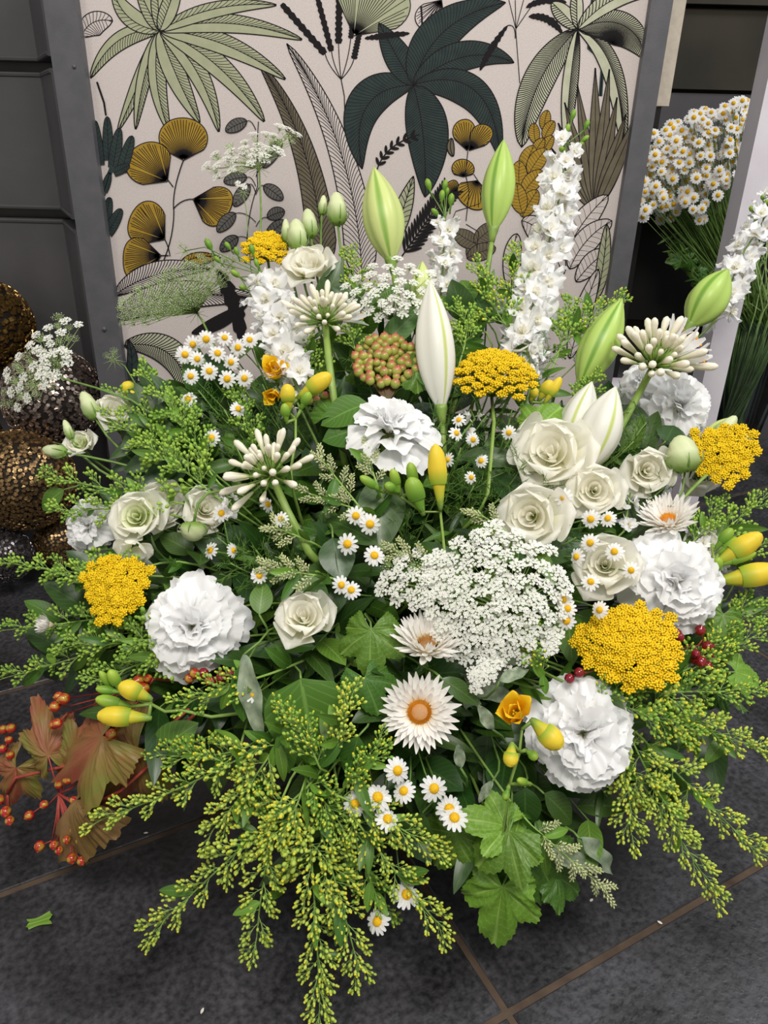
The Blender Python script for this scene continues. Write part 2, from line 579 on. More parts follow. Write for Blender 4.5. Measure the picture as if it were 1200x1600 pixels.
def pline(pts, wd=1.7, c='ink_black', dl=.00002, taper=0):
    if len(pts) < 2:
        return
    vs, fs = [], []
    n = len(pts)
    for i, (x, y) in enumerate(pts):
        a, b = pts[max(i - 1, 0)], pts[min(i + 1, n - 1)]
        dx, dy = b[0] - a[0], b[1] - a[1]
        l = math.hypot(dx, dy) or 1
        ww = wd / 2 * (1 - taper * i / (n - 1))
        nx, ny = -dy / l * ww, dx / l * ww
        vs += [pp(x + nx, y + ny, dl), pp(x - nx, y - ny, dl)]
    for i in range(n - 1):
        fs.append((2 * i, 2 * i + 1, 2 * i + 3, 2 * i + 2))
    pr.add(vs, fs, None, c)


def qb(a, c, b, n=20):
    return [((1 - t) ** 2 * a[0] + 2 * t * (1 - t) * c[0] + t * t * b[0], (1 - t) ** 2 * a[1] + 2 * t * (1 - t) * c[1] + t * t * b[1]) for t in [i / n for i in range(n + 1)]]


def pleaf(a, c, b, wl_, wr_, fill, hl=0, hr=0, prof=None, fill_r=None, lw=1.8, hw=1.0, hc='ink_black', slant=.06, mid=True):
    """leaf on the print: midrib a->b bent through c, widths to either side, hatching counts"""
    LAY[0] += 1
    n = 26
    m = qb(a, c, b, n)
    prof = prof or (lambda t: max(0, sin(pi * t ** .85)) ** .8)
    Lp, Rp = [], []
    for i, (x, y) in enumerate(m):
        p0, p1 = m[max(i - 1, 0)], m[min(i + 1, n)]
        dx, dy = p1[0] - p0[0], p1[1] - p0[1]
        l = math.hypot(dx, dy) or 1
        nx, ny = -dy / l, dx / l
        k = prof(i / n)
        Lp.append((x + nx * wl_ * k, y + ny * wl_ * k))
        Rp.append((x - nx * wr_ * k, y - ny * wr_ * k))
    for side, cc in ((Lp, fill), (Rp, fill_r or fill)):
        if cc:
            vs, fs = [], []
            for i in range(n + 1):
                vs += [pp(*m[i]), pp(*side[i])]
            for i in range(n):
                fs.append((2 * i, 2 * i + 1, 2 * i + 3, 2 * i + 2))
            pr.add(vs, fs, None, cc)

    def at(arr, t):
        t = min(max(t, 0), 1) * n
        i = min(int(t), n - 1)
        q = t - i
        return (arr[i][0] * (1 - q) + arr[i + 1][0] * q, arr[i][1] * (1 - q) + arr[i + 1][1] * q)
    for side, cnt in ((Lp, hl), (Rp, hr)):
        for k in range(cnt):
            t = (k + .6) / (cnt + .5)
            s0, s1 = at(m, t - slant * .5), at(side, t + slant)
            mdx, mdy = (s0[0] + s1[0]) / 2, (s0[1] + s1[1]) / 2
            q = at(m, t + .02)
            cx, cy = mdx + (q[0] - s0[0]) * .4, mdy + (q[1] - s0[1]) * .4
            pline(qb(s0, (cx, cy), s1, 3), hw, hc, .00001)
    pline(Lp, lw)
    pline(Rp, lw)
    if mid:
        pline(m, lw * .8)


def pfan(pv, ang, spread, r, fill, nr=22, wob=.06, lw=1.6, asym=0.0):
    """ginkgo-like fan: pivot, direction (deg, image up = 90), half spread, radius"""
    LAY[0] += 1
    n = 28
    edge = []
    for i in range(n + 1):
        s = -1 + 2 * i / n
        a = radians(ang + spread * s)
        k = (1 - .42 * abs(s) ** 3.2) * (1 + wob * sin(3.2 * s + r) + asym * s)
        edge.append((pv[0] + r * k * cos(a), pv[1] - r * k * sin(a)))
    vs = [pp(*pv)] + [pp(*e) for e in edge]
    pr.add(vs, [(0, i, i + 1) for i in range(1, n + 1)], None, fill)
    for k in range(nr):
        t = (k + .5) / nr * n
        i = int(t)
        e = edge[i]
        pline([(pv[0] + (e[0] - pv[0]) * .03, pv[1] + (e[1] - pv[1]) * .03), (pv[0] + (e[0] - pv[0]) * .55, pv[1] + (e[1] - pv[1]) * .55), (pv[0] + (e[0] - pv[0]) * U(.9, .97), pv[1] + (e[1] - pv[1]) * U(.9, .97))], 1.2, 'ink_black', .00001)
    pline([pv] + edge + [pv], lw)


round_ = lambda t: max(0, sin(pi * t)) ** .55
# small outlined leaf top left
pleaf((127, 58), (140, 25), (176, 33), 22, 16, 'ink_cloth', 12, 12, round_)
# grass-like blades behind
pleaf((505, 420), (500, 230), (405, 98), 24, 26, 'ink_brown', 44, 40, lambda t: (1 - t) ** .55 * min(1, t * 6 + .4), hw=1.1, slant=.05)
pleaf((566, 440), (560, 230), (448, 68), 27, 27, 'ink_cloth', 54, 46, lambda t: (1 - t) ** .55 * min(1, t * 6 + .4), hw=1.2, slant=.05)
# sage palm, top left
C0 = (250, 48)
for tip, ct, a_, b_, h in [((141, 122), (178, 40), 10, 13, 26), ((184, 205), (222, 120), 9, 9, 22), ((212, 202), (222, 110), 9, 9, 30), ((265, 208), (232, 120), 10, 12, 28),
                           ((312, 192), (268, 110), 14, 13, 30), ((342, 206), (318, 95), 12, 13, 30), ((413, 190), (345, 85), 13, 15, 34), ((446, 124), (350, 52), 13, 13, 34),
                           ((472, 62), (350, 18), 12, 12, 34), ((432, 8), (330, 0), 11, 9, 20), ((176, -20), (190, 40), 14, 10, 14), ((212, -30), (232, 20), 11, 9, 14), ((246, -40), (246, 0), 11, 9, 16), ((282, -40), (264, 10), 12, 10, 16)]:
    pleaf(C0, ct, tip, a_ * 1.25, b_ * 1.25, 'ink_sage', 0, h, lambda t: max(0, sin(pi * t ** .8)) ** .7 * .95 + .05, hw=1.0)
# black toothed leaves and their hub
for tip, ct, w_ in [((440, 6), (470, 50), 7), ((496, -4), (515, 45), 6), ((530, -8), (530, 40), 7), ((552, 20), (545, 45), 5), ((562, 50), (580, 60), 6)]:
    x0, y0 = {440: (508, 84), 496: (518, 80), 530: (529, 68), 552: (548, 60), 562: (553, 92)}[tip[0]]
    pleaf((x0, y0), ((x0 + tip[0]) / 2, (y0 + tip[1]) / 2), tip, w_, w_, 'ink_black', 0, 0, lambda t: (.5 + .5 * ((t * 9) % 1)) * (1 - .3 * t), lw=1)
    pline(qb((533, 124), ((533 + x0) / 2 + (x0 - 533) * .3, (124 + y0) / 2), (x0, y0), 8), 1.4)
pline([(533, 124), (538, 150), (539, 180)], 1.6)
# sage fan, top centre
pfan((553, 56), 62, 52, 112, 'ink_sage', 26, .03)
pfan((690, 0), 235, 42, 52, 'ink_cloth', 18, .05)
pline(qb((648, 130), (664, 80), (658, 10), 8), 3)
# slate palm
C1 = (646, 133)
for tip, ct, a_, b_, h in [((566, 264), (540, 135), 26, 20, 34), ((592, 36), (620, 90), 18, 16, 24), ((790, 4), (672, 28), 22, 26, 40), ((803, 98), (728, 62), 17, 20, 34), ((782, 250), (770, 92), 26, 16, 40), ((664, 308), (668, 210), 20, 32, 40)]:
    pleaf(C1, ct, tip, a_ * 1.25, b_ * 1.25, 'ink_slate', h, h, lambda t: max(0, sin(pi * t ** .8)) ** .75, hw=.9)
for a, b in [((793, 40), (750, 110)), ((570, 60), (640, 52))]:
    pleaf(a, ((a[0] + b[0]) / 2 - 6, (a[1] + b[1]) / 2), b, 6, 6, 'ink_black', 0, 0, lambda t: (.5 + .5 * ((t * 9) % 1)) * sin(pi * t) ** .5, lw=1)
pline(qb((793, 40), (806, 36), (805, 60), 6), 1.4)
pline([(805, 0), (806, 50), (812, 130)], 1.3)
for q in ((795, 0), (818, 0), (830, 10)):
    pline([(806, 45), q], 1.2)
pleaf((822, 12), (850, -6), (885, 4), 6, 6, 'ink_black', 0, 0, lambda t: (.6 + .4 * ((t * 8) % 1)) * sin(pi * t) ** .5, lw=1)
pleaf((826, 26), (860, 22), (878, 52), 7, 7, 'ink_black', 0, 0, lambda t: (.6 + .4 * ((t * 8) % 1)) * sin(pi * t) ** .5, lw=1)
# striped sage palm, right
C2 = (902, 46)
pline([(926, 0), (922, 40), (920, 75), (942, 95), (938, 150)], 6, 'ink_slate')
pline([(926, 0), (922, 40), (920, 75), (942, 95), (938, 150)], 1.2)
for tip, ct, a_, b_, h in [((815, 230), (826, 120), 26, 22, 44), ((884, 226), (888, 130), 12, 12, 46), ((974, 238), (972, 70), 16, 15, 52), ((1012, 92), (985, 8), 34, 20, 44), ((862, 4), (880, 20), 14, 14, 14), ((902, -20), (900, 10), 10, 10, 14), ((1010, -6), (960, -20), 14, 16, 20)]:
    pleaf(C2, ct, tip, a_, b_, 'ink_sage_pale', 0 if h != 44 else 60, h, lambda t: max(0, sin(pi * t ** .95)) ** .6, hw=1.5)
# fan palm, brown, right
for tip in [(862, 232), (872, 192), (882, 160), (902, 132), (930, 106), (952, 108), (964, 152), (978, 178), (992, 190), (1000, 170)]:
    pleaf((930, 330), ((930 + tip[0]) / 2, (330 + tip[1]) / 2 + 5), tip, 10, 10, 'ink_brown', 0, 0, lambda t: max(.05, sin(pi * t ** .75)), lw=1.4)
# pale leaves low right
for a, c_, b, w_ in [((885, 400), (900, 350), (950, 305), 18), ((890, 420), (910, 370), (956, 345), 18), ((900, 440), (930, 400), (950, 396), 16), ((815, 345), (850, 350), (880, 430), 20), ((930, 470), (945, 420), (948, 350), 10), ((800, 460), (796, 400), (808, 365), 14), ((890, 560), (905, 500), (935, 420), 14)]:
    pleaf(a, c_, b, w_, w_, 'ink_cloth' if w_ > 12 else 'ink_sage', 10, 10, round_, hw=.7)
# ochre bunches
for x, y, an in [(853, 188, 80), (858, 203, 60), (836, 208, 95), (856, 226, 60), (842, 230, 60), (826, 250, 70), (840, 252, 55), (812, 275, 90), (832, 285, 50), (828, 318, 60), (812, 310, 100), (745, 384, 60), (730, 372, 150), (760, 365, 40), (752, 395, 20)]:
    dx, dy = cos(radians(an)), -sin(radians(an))
    l = 16 if y < 240 else 24
    pleaf((x - dx * l, y - dy * l), (x + dy * 3, y - dx * 3), (x + dx * l, y + dy * l), l * .55, l * .55, 'ink_ochre' if x > 765 else 'ink_brown', 9, 9, round_, hw=.6, lw=1.2)
for pv, an, sp, r in [((730, 235), 100, 38, 46), ((733, 235), 52, 34, 46), ((724, 276), 90, 75, 26), ((746, 282), 250, 62, 44), ((714, 303), 130, 48, 24)]:
    pfan(pv, an, sp, r, 'ink_ochre', 14)
pline([(728, 345), (733, 300), (727, 270), (731, 236)], 1.4)
pleaf((708, 244), (700, 230), (706, 216), 6, 5, 'ink_brown', 0, 0, round_)
pline([(706, 345), (712, 330), (750, 318), (752, 290), (740, 272)], 1.2)
pline([(745, 390), (748, 362), (728, 350)], 1.2)
# black fern twigs
for a, c_, b, n_ in [((655, 210), (600, 225), (588, 268), 8), ((700, 300), (670, 340), (628, 400), 18)]:
    cpts = qb(a, c_, b, n_)
    LAY[0] += 1
    pline(cpts, 2)
    for i in range(1, n_):
        x, y = cpts[i]
        dx, dy = cpts[i + 1][0] - cpts[i - 1][0], cpts[i + 1][1] - cpts[i - 1][1]
        l = math.hypot(dx, dy)
        dx, dy = dx / l, dy / l
        for s in (-1, 1):
            L_ = 12 if n_ < 10 else 26
            tx, ty = x - dx * L_ * .8 + -dy * s * L_ * .7, y - dy * L_ * .8 + dx * s * L_ * .7
            pleaf((x, y), ((x + tx) / 2, (y + ty) / 2), (tx, ty), 2.2, 2.2, 'ink_black', 0, 0, round_, lw=.5, mid=False)
pleaf((604, 400), (630, 330), (646, 275), 14, 14, 'ink_sage', 14, 14, None, hw=1.2)
# ginkgo stem left
LAY[0] += 1
pline(qb((287, 250), (268, 300), (272, 330), 8) + qb((272, 330), (272, 380), (245, 430), 8)[1:], 1.8)
pline([(262, 280), (271, 292)], 1.6)
pline(qb((272, 325), (285, 310), (302, 311), 6), 1.6)
pline(qb((266, 400), (264, 385), (258, 374), 5), 1.6)
pline([(264, 399), (252, 399)], 1.6)
pfan((287, 250), 90, 62, 64, 'ink_ochre', 28, .03)
pfan((262, 283), 135, 52, 70, 'ink_ochre', 26, .05)
pfan((302, 311), -18, 48, 62, 'ink_ochre', 26, .05)
pfan((258, 374), 140, 50, 66, 'ink_ochre', 26, .05)
pfan((252, 399), 188, 52, 62, 'ink_ochre', 26, .05)
pleaf((280, 418), (300, 395), (345, 402), 14, 8, 'ink_ochre', 10, 14, None)
# small grey oval leaves on their thin twig
pline(qb((404, 190), (400, 250), (403, 290), 8) + qb((403, 290), (384, 340), (386, 400), 8)[1:], 1.4)
for a, b in [((386, 189), (353, 205)), ((386, 277), (350, 284)), ((390, 288), (366, 322)), ((368, 333), (340, 362)), ((372, 370), (345, 392)), ((412, 262), (440, 218)), ((412, 290), (442, 312)), ((418, 340), (445, 330)), ((416, 372), (446, 345))]:
    mx_, my_ = (a[0] + b[0]) / 2, (a[1] + b[1]) / 2
    pleaf(a, (mx_, my_ - 3), b, 10, 10, 'ink_grey', 7, 7, round_, hw=.8, lw=1.4)
    pline(qb(a, ((a[0] + 400) / 2, a[1] - 4), (400, a[1] + 14), 5), 1.2)
# slate cactus, left edge
pline([(152, 128), (163, 160), (166, 180)], 3)
for a, b, w_ in [((158, 258), (149, 188), 7), ((170, 250), (168, 182), 8), ((177, 262), (187, 200), 9), ((190, 268), (207, 212), 9), ((178, 270), (203, 258), 7), ((164, 352), (172, 308), 8), ((168, 366), (190, 326), 9), ((163, 300), (172, 270), 6)]:
    pleaf(a, ((a[0] + b[0]) / 2, (a[1] + b[1]) / 2), b, w_, w_, 'ink_slate', 9, 9, lambda t: max(0, sin(pi * (t * .8 + .2))) ** .4, hw=.6, lw=1.2)
pline([(176, 260), (168, 280), (162, 305)], 7, 'ink_slate')
# bands of curved hatched leaves low left
pleaf((178, 462), (240, 415), (330, 420), 14, 20, 'ink_cloth', 34, 34, None, hw=1.4)
pleaf((182, 500), (250, 440), (420, 470), 22, 24, 'ink_cloth', 50, 50, None, hw=1.4)
pleaf((190, 540), (300, 520), (300, 660), 20, 24, 'ink_sage_pale', 44, 36, None, hw=1.5)
pleaf((192, 600), (240, 600), (240, 700), 16, 14, 'ink_brown', 20, 20, None, hw=1.2)
pleaf((340, 420), (370, 470), (380, 540), 14, 14, 'ink_black', 0, 0, lambda t: (.6 + .4 * ((t * 6) % 1)) * sin(pi * t) ** .5)
pleaf((300, 520), (350, 505), (390, 470), 10, 10, 'ink_black', 0, 0, None)
pleaf((196, 640), (215, 560), (200, 530), 10, 8, 'ink_slate', 8, 8, None)
ob('printed_pattern', pr.mesh('printed_pattern', False), pl)

# ---------------------------------------------------------------- white upright board and plinth on the right
bo = root('display_board', (.9, 1.62, 0), 'white painted upright board standing right of the grey framed panel', 'board')
q0 = onY(1197, 60, 1.62); q1 = onY(1121, 380, 1.62)
xb = (q0.x + q1.x) / 2
ob('board_face', one('paint_white', box(xb, xb + .047, 1.562, 1.62, 0.0, 1.5), smooth=False), bo)
ob('board_back_strip', one('paint_white', box(xb + .03, xb + .047, 1.6205, 1.66, 0.0, 1.5), smooth=False), bo)
pq = onFloor(1010, 800)
ob('board_foot', one('paint_white', box(xb - .20, xb - .0005, 1.60, 1.68, 0.0, .36), smooth=False), bo)

# ---------------------------------------------------------------- glitter balls
def ball(px, py, rpx, d, cm, label, n=520):
    c = P(px, py, d)
    r = rpx * d / F
    o = root('decorative_ball', c - Vector((0, 0, r)), label, 'ball', 'glitter balls piled against the slatted wall')
    vs, fs, uv = [], [], []
    prof = [(r * .975 * sin(pi * i / 16), -r * .975 * cos(pi * i / 16)) for i in range(17)]
    prof[0] = (1e-4, prof[0][1]); prof[-1] = (1e-4, prof[-1][1])
    mb = MB(); mb.add(*lathe(prof, 28), 'ball_core')
    ob('core', mb.mesh('core'), o, Matrix.Translation(c))
    mb = MB()
    rr = random.Random(int(px * 7 + py))
    tilt = Matrix.Rotation(rr.uniform(0, 3), 3, 'X') @ Matrix.Rotation(rr.uniform(0, 3), 3, 'Z')
    n = int(n * 1.7)
    cs = sqrt(4 * pi / n) * r * .58
    for i in range(n):
        z = 1 - 2 * (i + .5) / n
        a = i * 2.39996 + rr.uniform(-.1, .1)
        q = sqrt(1 - z * z)
        nrm = tilt @ Vector((q * cos(a), q * sin(a), z))
        nt_ = (nrm + Vector((rr.uniform(-1, 1), rr.uniform(-1, 1), rr.uniform(-1, 1))) * .16).normalized()
        x = nt_.orthogonal().normalized(); y = nt_.cross(x)
        k = rr.choice((4, 5, 5, 6))
        a0 = rr.uniform(0, 6)
        lo, hi = [], []
        for j in range(k):
            an = a0 + 2 * pi * j / k
            rd = cs * rr.uniform(.85, 1.2)
            e = x * cos(an) + y * sin(an)
            lo.append(nrm * r * .97 + e * rd)
            hi.append(nrm * r * (1.0 + rr.uniform(0, .012)) + e * rd * .82)
        vs = lo + hi
        fs = [tuple(range(k, 2 * k))] + [(j, (j + 1) % k, (j + 1) % k + k, j + k) for j in range(k)]
        mb.add(vs, fs, None, cm)
    ob('mosaic_chips', mb.mesh('mosaic_chips', False), o, Matrix.Translation(c), kind='stuff')
    return o


ball(-22, 510, 72, 1.58, 'chip_gold', 'dark gold glitter ball at the top of the pile by the left frame edge', 620)
ball(84, 622, 77, 1.54, 'chip_pewter', 'pewter brown crackled ball behind the white lace flower', 900)
ball(36, 750, 79, 1.50, 'chip_bronze', 'bronze crackled ball under the pewter ball with a seam line', 1100)
ball(8, 868, 43, 1.50, 'chip_black', 'small black glitter ball low at the left frame edge', 500)
ball(92, 846, 38, 1.58, 'chip_bronze', 'small brown glitter ball beside the black glitter ball', 420)
ball(-75, 690, 74, 1.60, 'chip_gold', 'gold ball at the far left of the pile, cut by the frame', 400)
ball(-70, 842, 60, 1.60, 'chip_pewter', 'pewter ball at the lower left of the pile, cut by the frame', 300)

# ---------------------------------------------------------------- bowl with floral foam
FC = Vector((0.0, .93, 0))
bw = root('flower_bowl', FC, 'dark bowl of floral foam on the tiles hidden under the flower arrangement', 'bowl')
ob('bowl', one('bowl', lathe([(.10, 0), (.11, .004), (.15, .05), (.165, .10), (.17, .105), (.162, .103), (.145, .06), (.10, .02)], 32)), bw, Matrix.Translation(FC) @ Matrix.Rotation(pi / 2, 4, 'X'))
ob('foam_block', one('floral_foam', lathe([(.13, .03), (.155, .09), (.15, .15), (.11, .2), (.05, .225), (.002, .23)], 24)), bw, Matrix.Translation(FC) @ Matrix.Rotation(pi / 2, 4, 'X'), label='dark green foam block')


def foam():
    a = U(0, 2 * pi)
    return FC + Vector((.09 * cos(a) * U(.3, 1), .09 * sin(a) * U(.3, 1), .16 + U(0, .03)))


def stem_to(o, p, d, r=.002, m='stem', arr=.12, name='stem', src=None, r0=None):
    """stem from the foam to p, arriving along direction d"""
    a = src or foam()
    L_ = (p - a).length
    c1 = a + (p - a) * .3 + Vector((0, 0, .25 * L_))
    c2 = p - d * min(arr, L_ * .5)
    pts = bez(a, c1, c2, p, 12)
    return ob(name, one(m, tube(pts, (r0 or r * 1.3), r, 6)), o), pts


# ---------------------------------------------------------------- leaf and petal meshes
def leafm(mname, L=.06, W=.012, droop=.25, fold=.25, wave=0.0, sk=.85, nu=9, nv=4, curl=0):
    def fn(u, v):
        ww = W * max(0.0, sin(pi * u ** sk)) ** .8 + .0004
        a = droop * u * 1.5
        y = L * u * cos(a * .5)
        z = -L * u * sin(a * .5) + abs(v) * ww * fold + wave * sin(u * 14 + v * 2) * abs(v)
        return (v * ww, y, z)
    return one(mname, grid(fn, nu, nv))


def lobed(mname, R=.045, lobes=((90, 1, 34), (38, .8, 30), (142, .8, 30), (-8, .55, 30), (188, .55, 30)), cup=.12, ser=.05, nser=26, rag=.0, base=.52):
    """lobed leaf, petiole joint at the origin, tip along +Y"""
    n = 130
    angs = [radians(-60 + 300 * i / n) for i in range(n + 1)]
    ring = 7
    vs, fs, uv = [(0, 0, 0)], [], [(.5, 0)]
    for a in angs:
        d = degrees_(a)
        rad = base
        for la, lr, lw_ in lobes:
            x = abs(d - la) / lw_
            if x < 1:
                rad = max(rad, base + (lr - base) * (1 - x ** 1.35))
        fr_ = (d * nser / 300) % 1
        rad *= 1 - ser * (1 - fr_) + rag * mnoise.noise(Vector((d * .05, R * 50, 0)))
        for k in range(1, ring + 1):
            t = k / ring
            r = R * rad * t
            z = 0
            best = min(abs(d - la) for la, _, _ in lobes)
            z += R * .10 * t * min(1, best / 20) - cup * R * t * t + R * .03 * sin(d * .25 + t * 9) * t
            vs.append((r * cos(a), r * sin(a), z))
            uv.append((.5 + .5 * (best / 40) * 1, t * .8))
    for i in range(n):
        a, b = 1 + i * ring, 1 + (i + 1) * ring
        fs.append((0, a, b))
        for k in range(ring - 1):
            fs.append((a + k, a + k + 1, b + k + 1, b + k))
    return one(mname, (vs, fs, uv))


def degrees_(a):
    return a * 180 / pi


def ruffle(mname, L=.035, W=.022, amp=.003, k=5, jag=.06, claw=.25, curl=.3, seed=0, nu=9, nv=14):
    """fringed, ruffled carnation petal"""
    rr = random.Random(seed)
    ph = [rr.uniform(0, 6.28) for _ in range(4)]
    jg = [rr.uniform(-1, 1) for _ in range(nv + 1)]

    def fn(u, v):
        j = int(round((v + 1) / 2 * nv))
        ww = W * (claw * .4 + (1 - claw * .4) * min(1, max(0, (u - .05)) / .75) ** 1.1)
        ed = 1 - .16 * v * v - (jag * (.5 + .5 * jg[j]) * (1 if j % 2 else .2) if u > .95 else 0)
        y = L * u * ed
        a = v * .55 * u
        x = sin(a + v * .25) * ww * 1.25
        y2 = y * cos(a * .6)
        z = amp * u ** 1.6 * (sin(k * v + ph[0]) + .6 * sin(2.3 * k * v + ph[1] + 3 * u)) + curl * L * u * u * (.25 * sin(ph[2])) - curl * L * .35 * u ** 3
        return (x, y2, z)
    return one(mname, grid(fn, nu, nv))


def cupped(mname, L=.035, W=.02, cup=.5, bend=.8, edge=.25, wav=.0012, sk=.6, seed=0, nu=9, nv=8, point=0):
    """broad cupped petal; bend>0 curls the tip inwards (+Z), edge rolls the rim outwards"""
    rr = random.Random(seed)
    p1, p2 = rr.uniform(0, 6), rr.uniform(0, 6)

    def fn(u, v):
        u = 1 - (1 - u) ** 1.7
        ww = W * ((.16 + .84 * min(1, u / .55) ** .75) if u < .58 else sqrt(max(0.0, 1 - ((u - .58) / .425) ** 2)) ** .9)
        th = bend * u
        y = L * (sin(th) / bend if abs(bend) > .01 else u)
        z = L * ((1 - cos(th)) / bend if abs(bend) > .01 else 0)
        y *= (1 - .10 * v * v * u + point * (1 - abs(v)) * u * u)
        z += cup * ww * v * v - edge * L * max(0, u - .7) ** 2 * 5 + wav * u * u * (1.3 * sin(3.2 * v + p1) + .5 * sin(6 * v + p2 + 3 * u))
        return (v * ww, y, z)
    return one(mname, grid(fn, nu, nv))


def place_petals(o, Mh, specs, name='petal'):
    """specs: (mesh, azimuth, tilt, radial offset, height, scale)"""
    for me, az, tl, r0, h, s in specs:
        ob(name, me, o, Mh @ Matrix.Rotation(az, 4, 'Z') @ Matrix.Translation((0, r0, h)) @ Matrix.Rotation(tl, 4, 'X') @ Matrix.Scale(s, 4))


def calyx(o, Mh, r=.006, L=.014, m='stem', y0=-.016):
    prof = [(r * .35, 0), (r * .8, L * .15), (r, L * .5), (r * .95, L * .85), (r * 1.05, L), (r * .6, L * .96)]
    ob('calyx', one(m, lathe(prof, 10)), o, Mh @ Matrix.Translation((0, 0, y0)) @ Matrix.Rotation(pi / 2, 4, 'X'))


# ---------------------------------------------------------------- carnations
CP = [ruffle('petal_white', .037, .023, .0038, 2.6 + i * .5, .07, seed=i, curl=.25 + .18 * i, nv=20, nu=10) for i in range(6)]


def carnation(px, py, rpx, nx, ny, label, dz=0, n=46, squash=0, spin=0, flat=0):
    p = S(px, py, dz)
    z = -(MC.transposed() @ (p - CAM)).z
    R = rpx * z / F
    d = face(p, nx, ny)
    o = root('carnation', foam(), label, 'carnation', 'white carnations')
    sc_ = R / .037
    base = p - d * .012 * sc_
    Mh = frame(base, d, spin, sc_)
    sp = []
    n = int(n * .66)
    for i in range(n):
        t = (i + .5) / n
        az = i * 2.39996 + U(-.25, .25)
        tl = radians(84 - 84 * t ** .75 + U(-11, 11)) + flat
        s = (.62 + .40 * t) * U(.93, 1.06)
        sp.append((R_.choice(CP), az, tl, .0015 + .004 * t, .010 * (1 - t) * 1.1, s))
    for i in range(12):
        sp.append((R_.choice(CP), i * 2.1 + U(-.3, .3), radians(U(68, 96)), U(.0005, .004), .006, U(.46, .66)))
    place_petals(o, Mh, sp)
    calyx(o, Mh, .007, .022, y0=-.022)
    stem_to(o, base - d * .02 * sc_, d, .0022)
    return o


carnation(610, 666, 68, .08, .84, 'white ruffled carnation facing upwards below the green berries', n=40)
carnation(300, 980, 74, -.2, .05, 'large white carnation left of the centre under the lace leaves', n=50)
carnation(912, 1146, 80, .15, -.05, 'large white carnation low right beside the yellow freesia bloom', n=52)
carnation(1056, 908, 74, .28, .12, 'large white carnation at the right above the flat yellow yarrow', n=46)
carnation(1062, 632, 56, .45, .25, 'white carnation below the right agapanthus, in front of the white board', dz=.06, n=36)
carnation(1008, 600, 42, -.1, .5, 'white carnation half hidden behind the agapanthus stem', dz=.10, n=28)
carnation(138, 822, 42, -.5, 0, 'small white carnation at the left edge beside the greenish rose-like bloom', dz=.03, n=30)

# ---------------------------------------------------------------- lisianthus
LP = [cupped('petal_cream', .036, .0235, .34, .6 + .3 * (i % 3), .45 + .25 * (i % 2), .0024, seed=i, point=.03, nu=12, nv=10) for i in range(6)]
LI = [cupped('petal_cream', .032, .020, .75, 1.25 + .15 * i, .1, .0006, seed=20 + i) for i in range(4)]
LG = [cupped('petal_green', .034, .022, .50, 1.0 + .2 * i, .25, .0012, seed=30 + i) for i in range(4)]


def wrap(mname, r0, r1, h, span, flare=.2, seed=0):
    rr = random.Random(seed)
    p1 = rr.uniform(0, 6)

    def fn(u, v):
        rad = r0 + (r1 - r0) * sin(u * pi * .55) ** .8 + flare * r1 * max(0, u - .72) ** 2 * 9 + .0006 * u * sin(3 * v + p1)
        a = v * span * (.45 + .55 * min(1, u * 2))
        z = h * u * (1 - .16 * v * v - .10 * v * u) + .0006 * sin(4 * v + p1) * u
        return (rad * sin(a), rad * cos(a), z)
    return one(mname, grid(fn, 9, 10))


def wraps(mname, k):
    out = []
    for i in range(9):
        q = i / 8
        out.append(wrap(mname, .0012 + .002 * q, .0022 + .0125 * q ** .9, .0235 + .002 * (1 - q) - .002 * q, 1.5 - .35 * q, .08 + .35 * q, seed=k + i))
    return out


LWC, LWG = wraps('petal_cream', 400), wraps('petal_green', 500)


def lisianthus(px, py, rpx, nx, ny, label, dz=0, green=0, openk=1.0, n_in=7, n_out=8, spin=0):
    p = S(px, py, dz)
    z = -(MC.transposed() @ (p - CAM)).z
    R = rpx * z / F
    d = face(p, nx, ny)
    sc_ = R / .032
    base = p - d * .016 * sc_
    Mh = frame(base, d, spin, sc_)
    o = root('lisianthus', foam(), label, 'lisianthus', 'open cream white lisianthus')
    sp = []
    inn = LG if green else LI
    out = LG if green > 1 else LP
    for i in range(9 if n_in > 2 else 0):
        ww_ = (LWG if green else LWC)[i]
        sp.append((ww_, i * 2.2 + U(-.2, .2), 0, 0, .001, (.92 + .10 * openk * (i / 8)) * U(.97, 1.03)))
    for i in range(0):
        t = (i + .5) / n_in
        sp.append((inn[i % 4], i * 2.39996 + U(-.1, .1), radians(86 - 22 * t + U(-4, 4)), .001 + .005 * t, .004, .62 + .24 * t))
    for i in range(n_out):
        t = (i + .5) / n_out
        sp.append((out[i % len(out)], i * 2.39996 + .8 + U(-.15, .15), radians((50 - 46 * t * openk) + U(-5, 5)), .004 + .003 * t, .002 - .003 * t, (.84 + .14 * t) * U(.96, 1.05)))
    place_petals(o, Mh, sp)
    calyx(o, Mh, .005, .010, y0=-.009)
    stem_to(o, base - d * .008, d, .0017)
    return o


lisianthus(862, 706, 66, -.1, .35, 'wide open cream lisianthus with yellow centre left of the white lily bud', n_in=5, n_out=10)
lisianthus(930, 766, 48, .1, .1, 'rose-like cream lisianthus with a tight spiral centre', openk=.75, dz=-.01)
lisianthus(830, 806, 60, -.1, .05, 'full cream lisianthus above the big white lace flower', openk=.9, n_in=9)
lisianthus(1012, 735, 46, .2, .1, 'cream lisianthus left of the round pale bud at the right', openk=.7, dz=.01)
lisianthus(946, 882, 52, .05, .15, 'cream lisianthus with small daisies in front of it', openk=1, dz=.01)
lisianthus(475, 962, 52, -.05, .35, 'single cream lisianthus in the dark leaves left of the centre', openk=.62)
lisianthus(213, 806, 46, -.2, .2, 'greenish cream lisianthus above the leftmost yellow yarrow', green=1, openk=.8, dz=-.015)
lisianthus(252, 786, 42, .1, .35, 'cream lisianthus with raised petals behind the greenish one', openk=1, dz=.015)
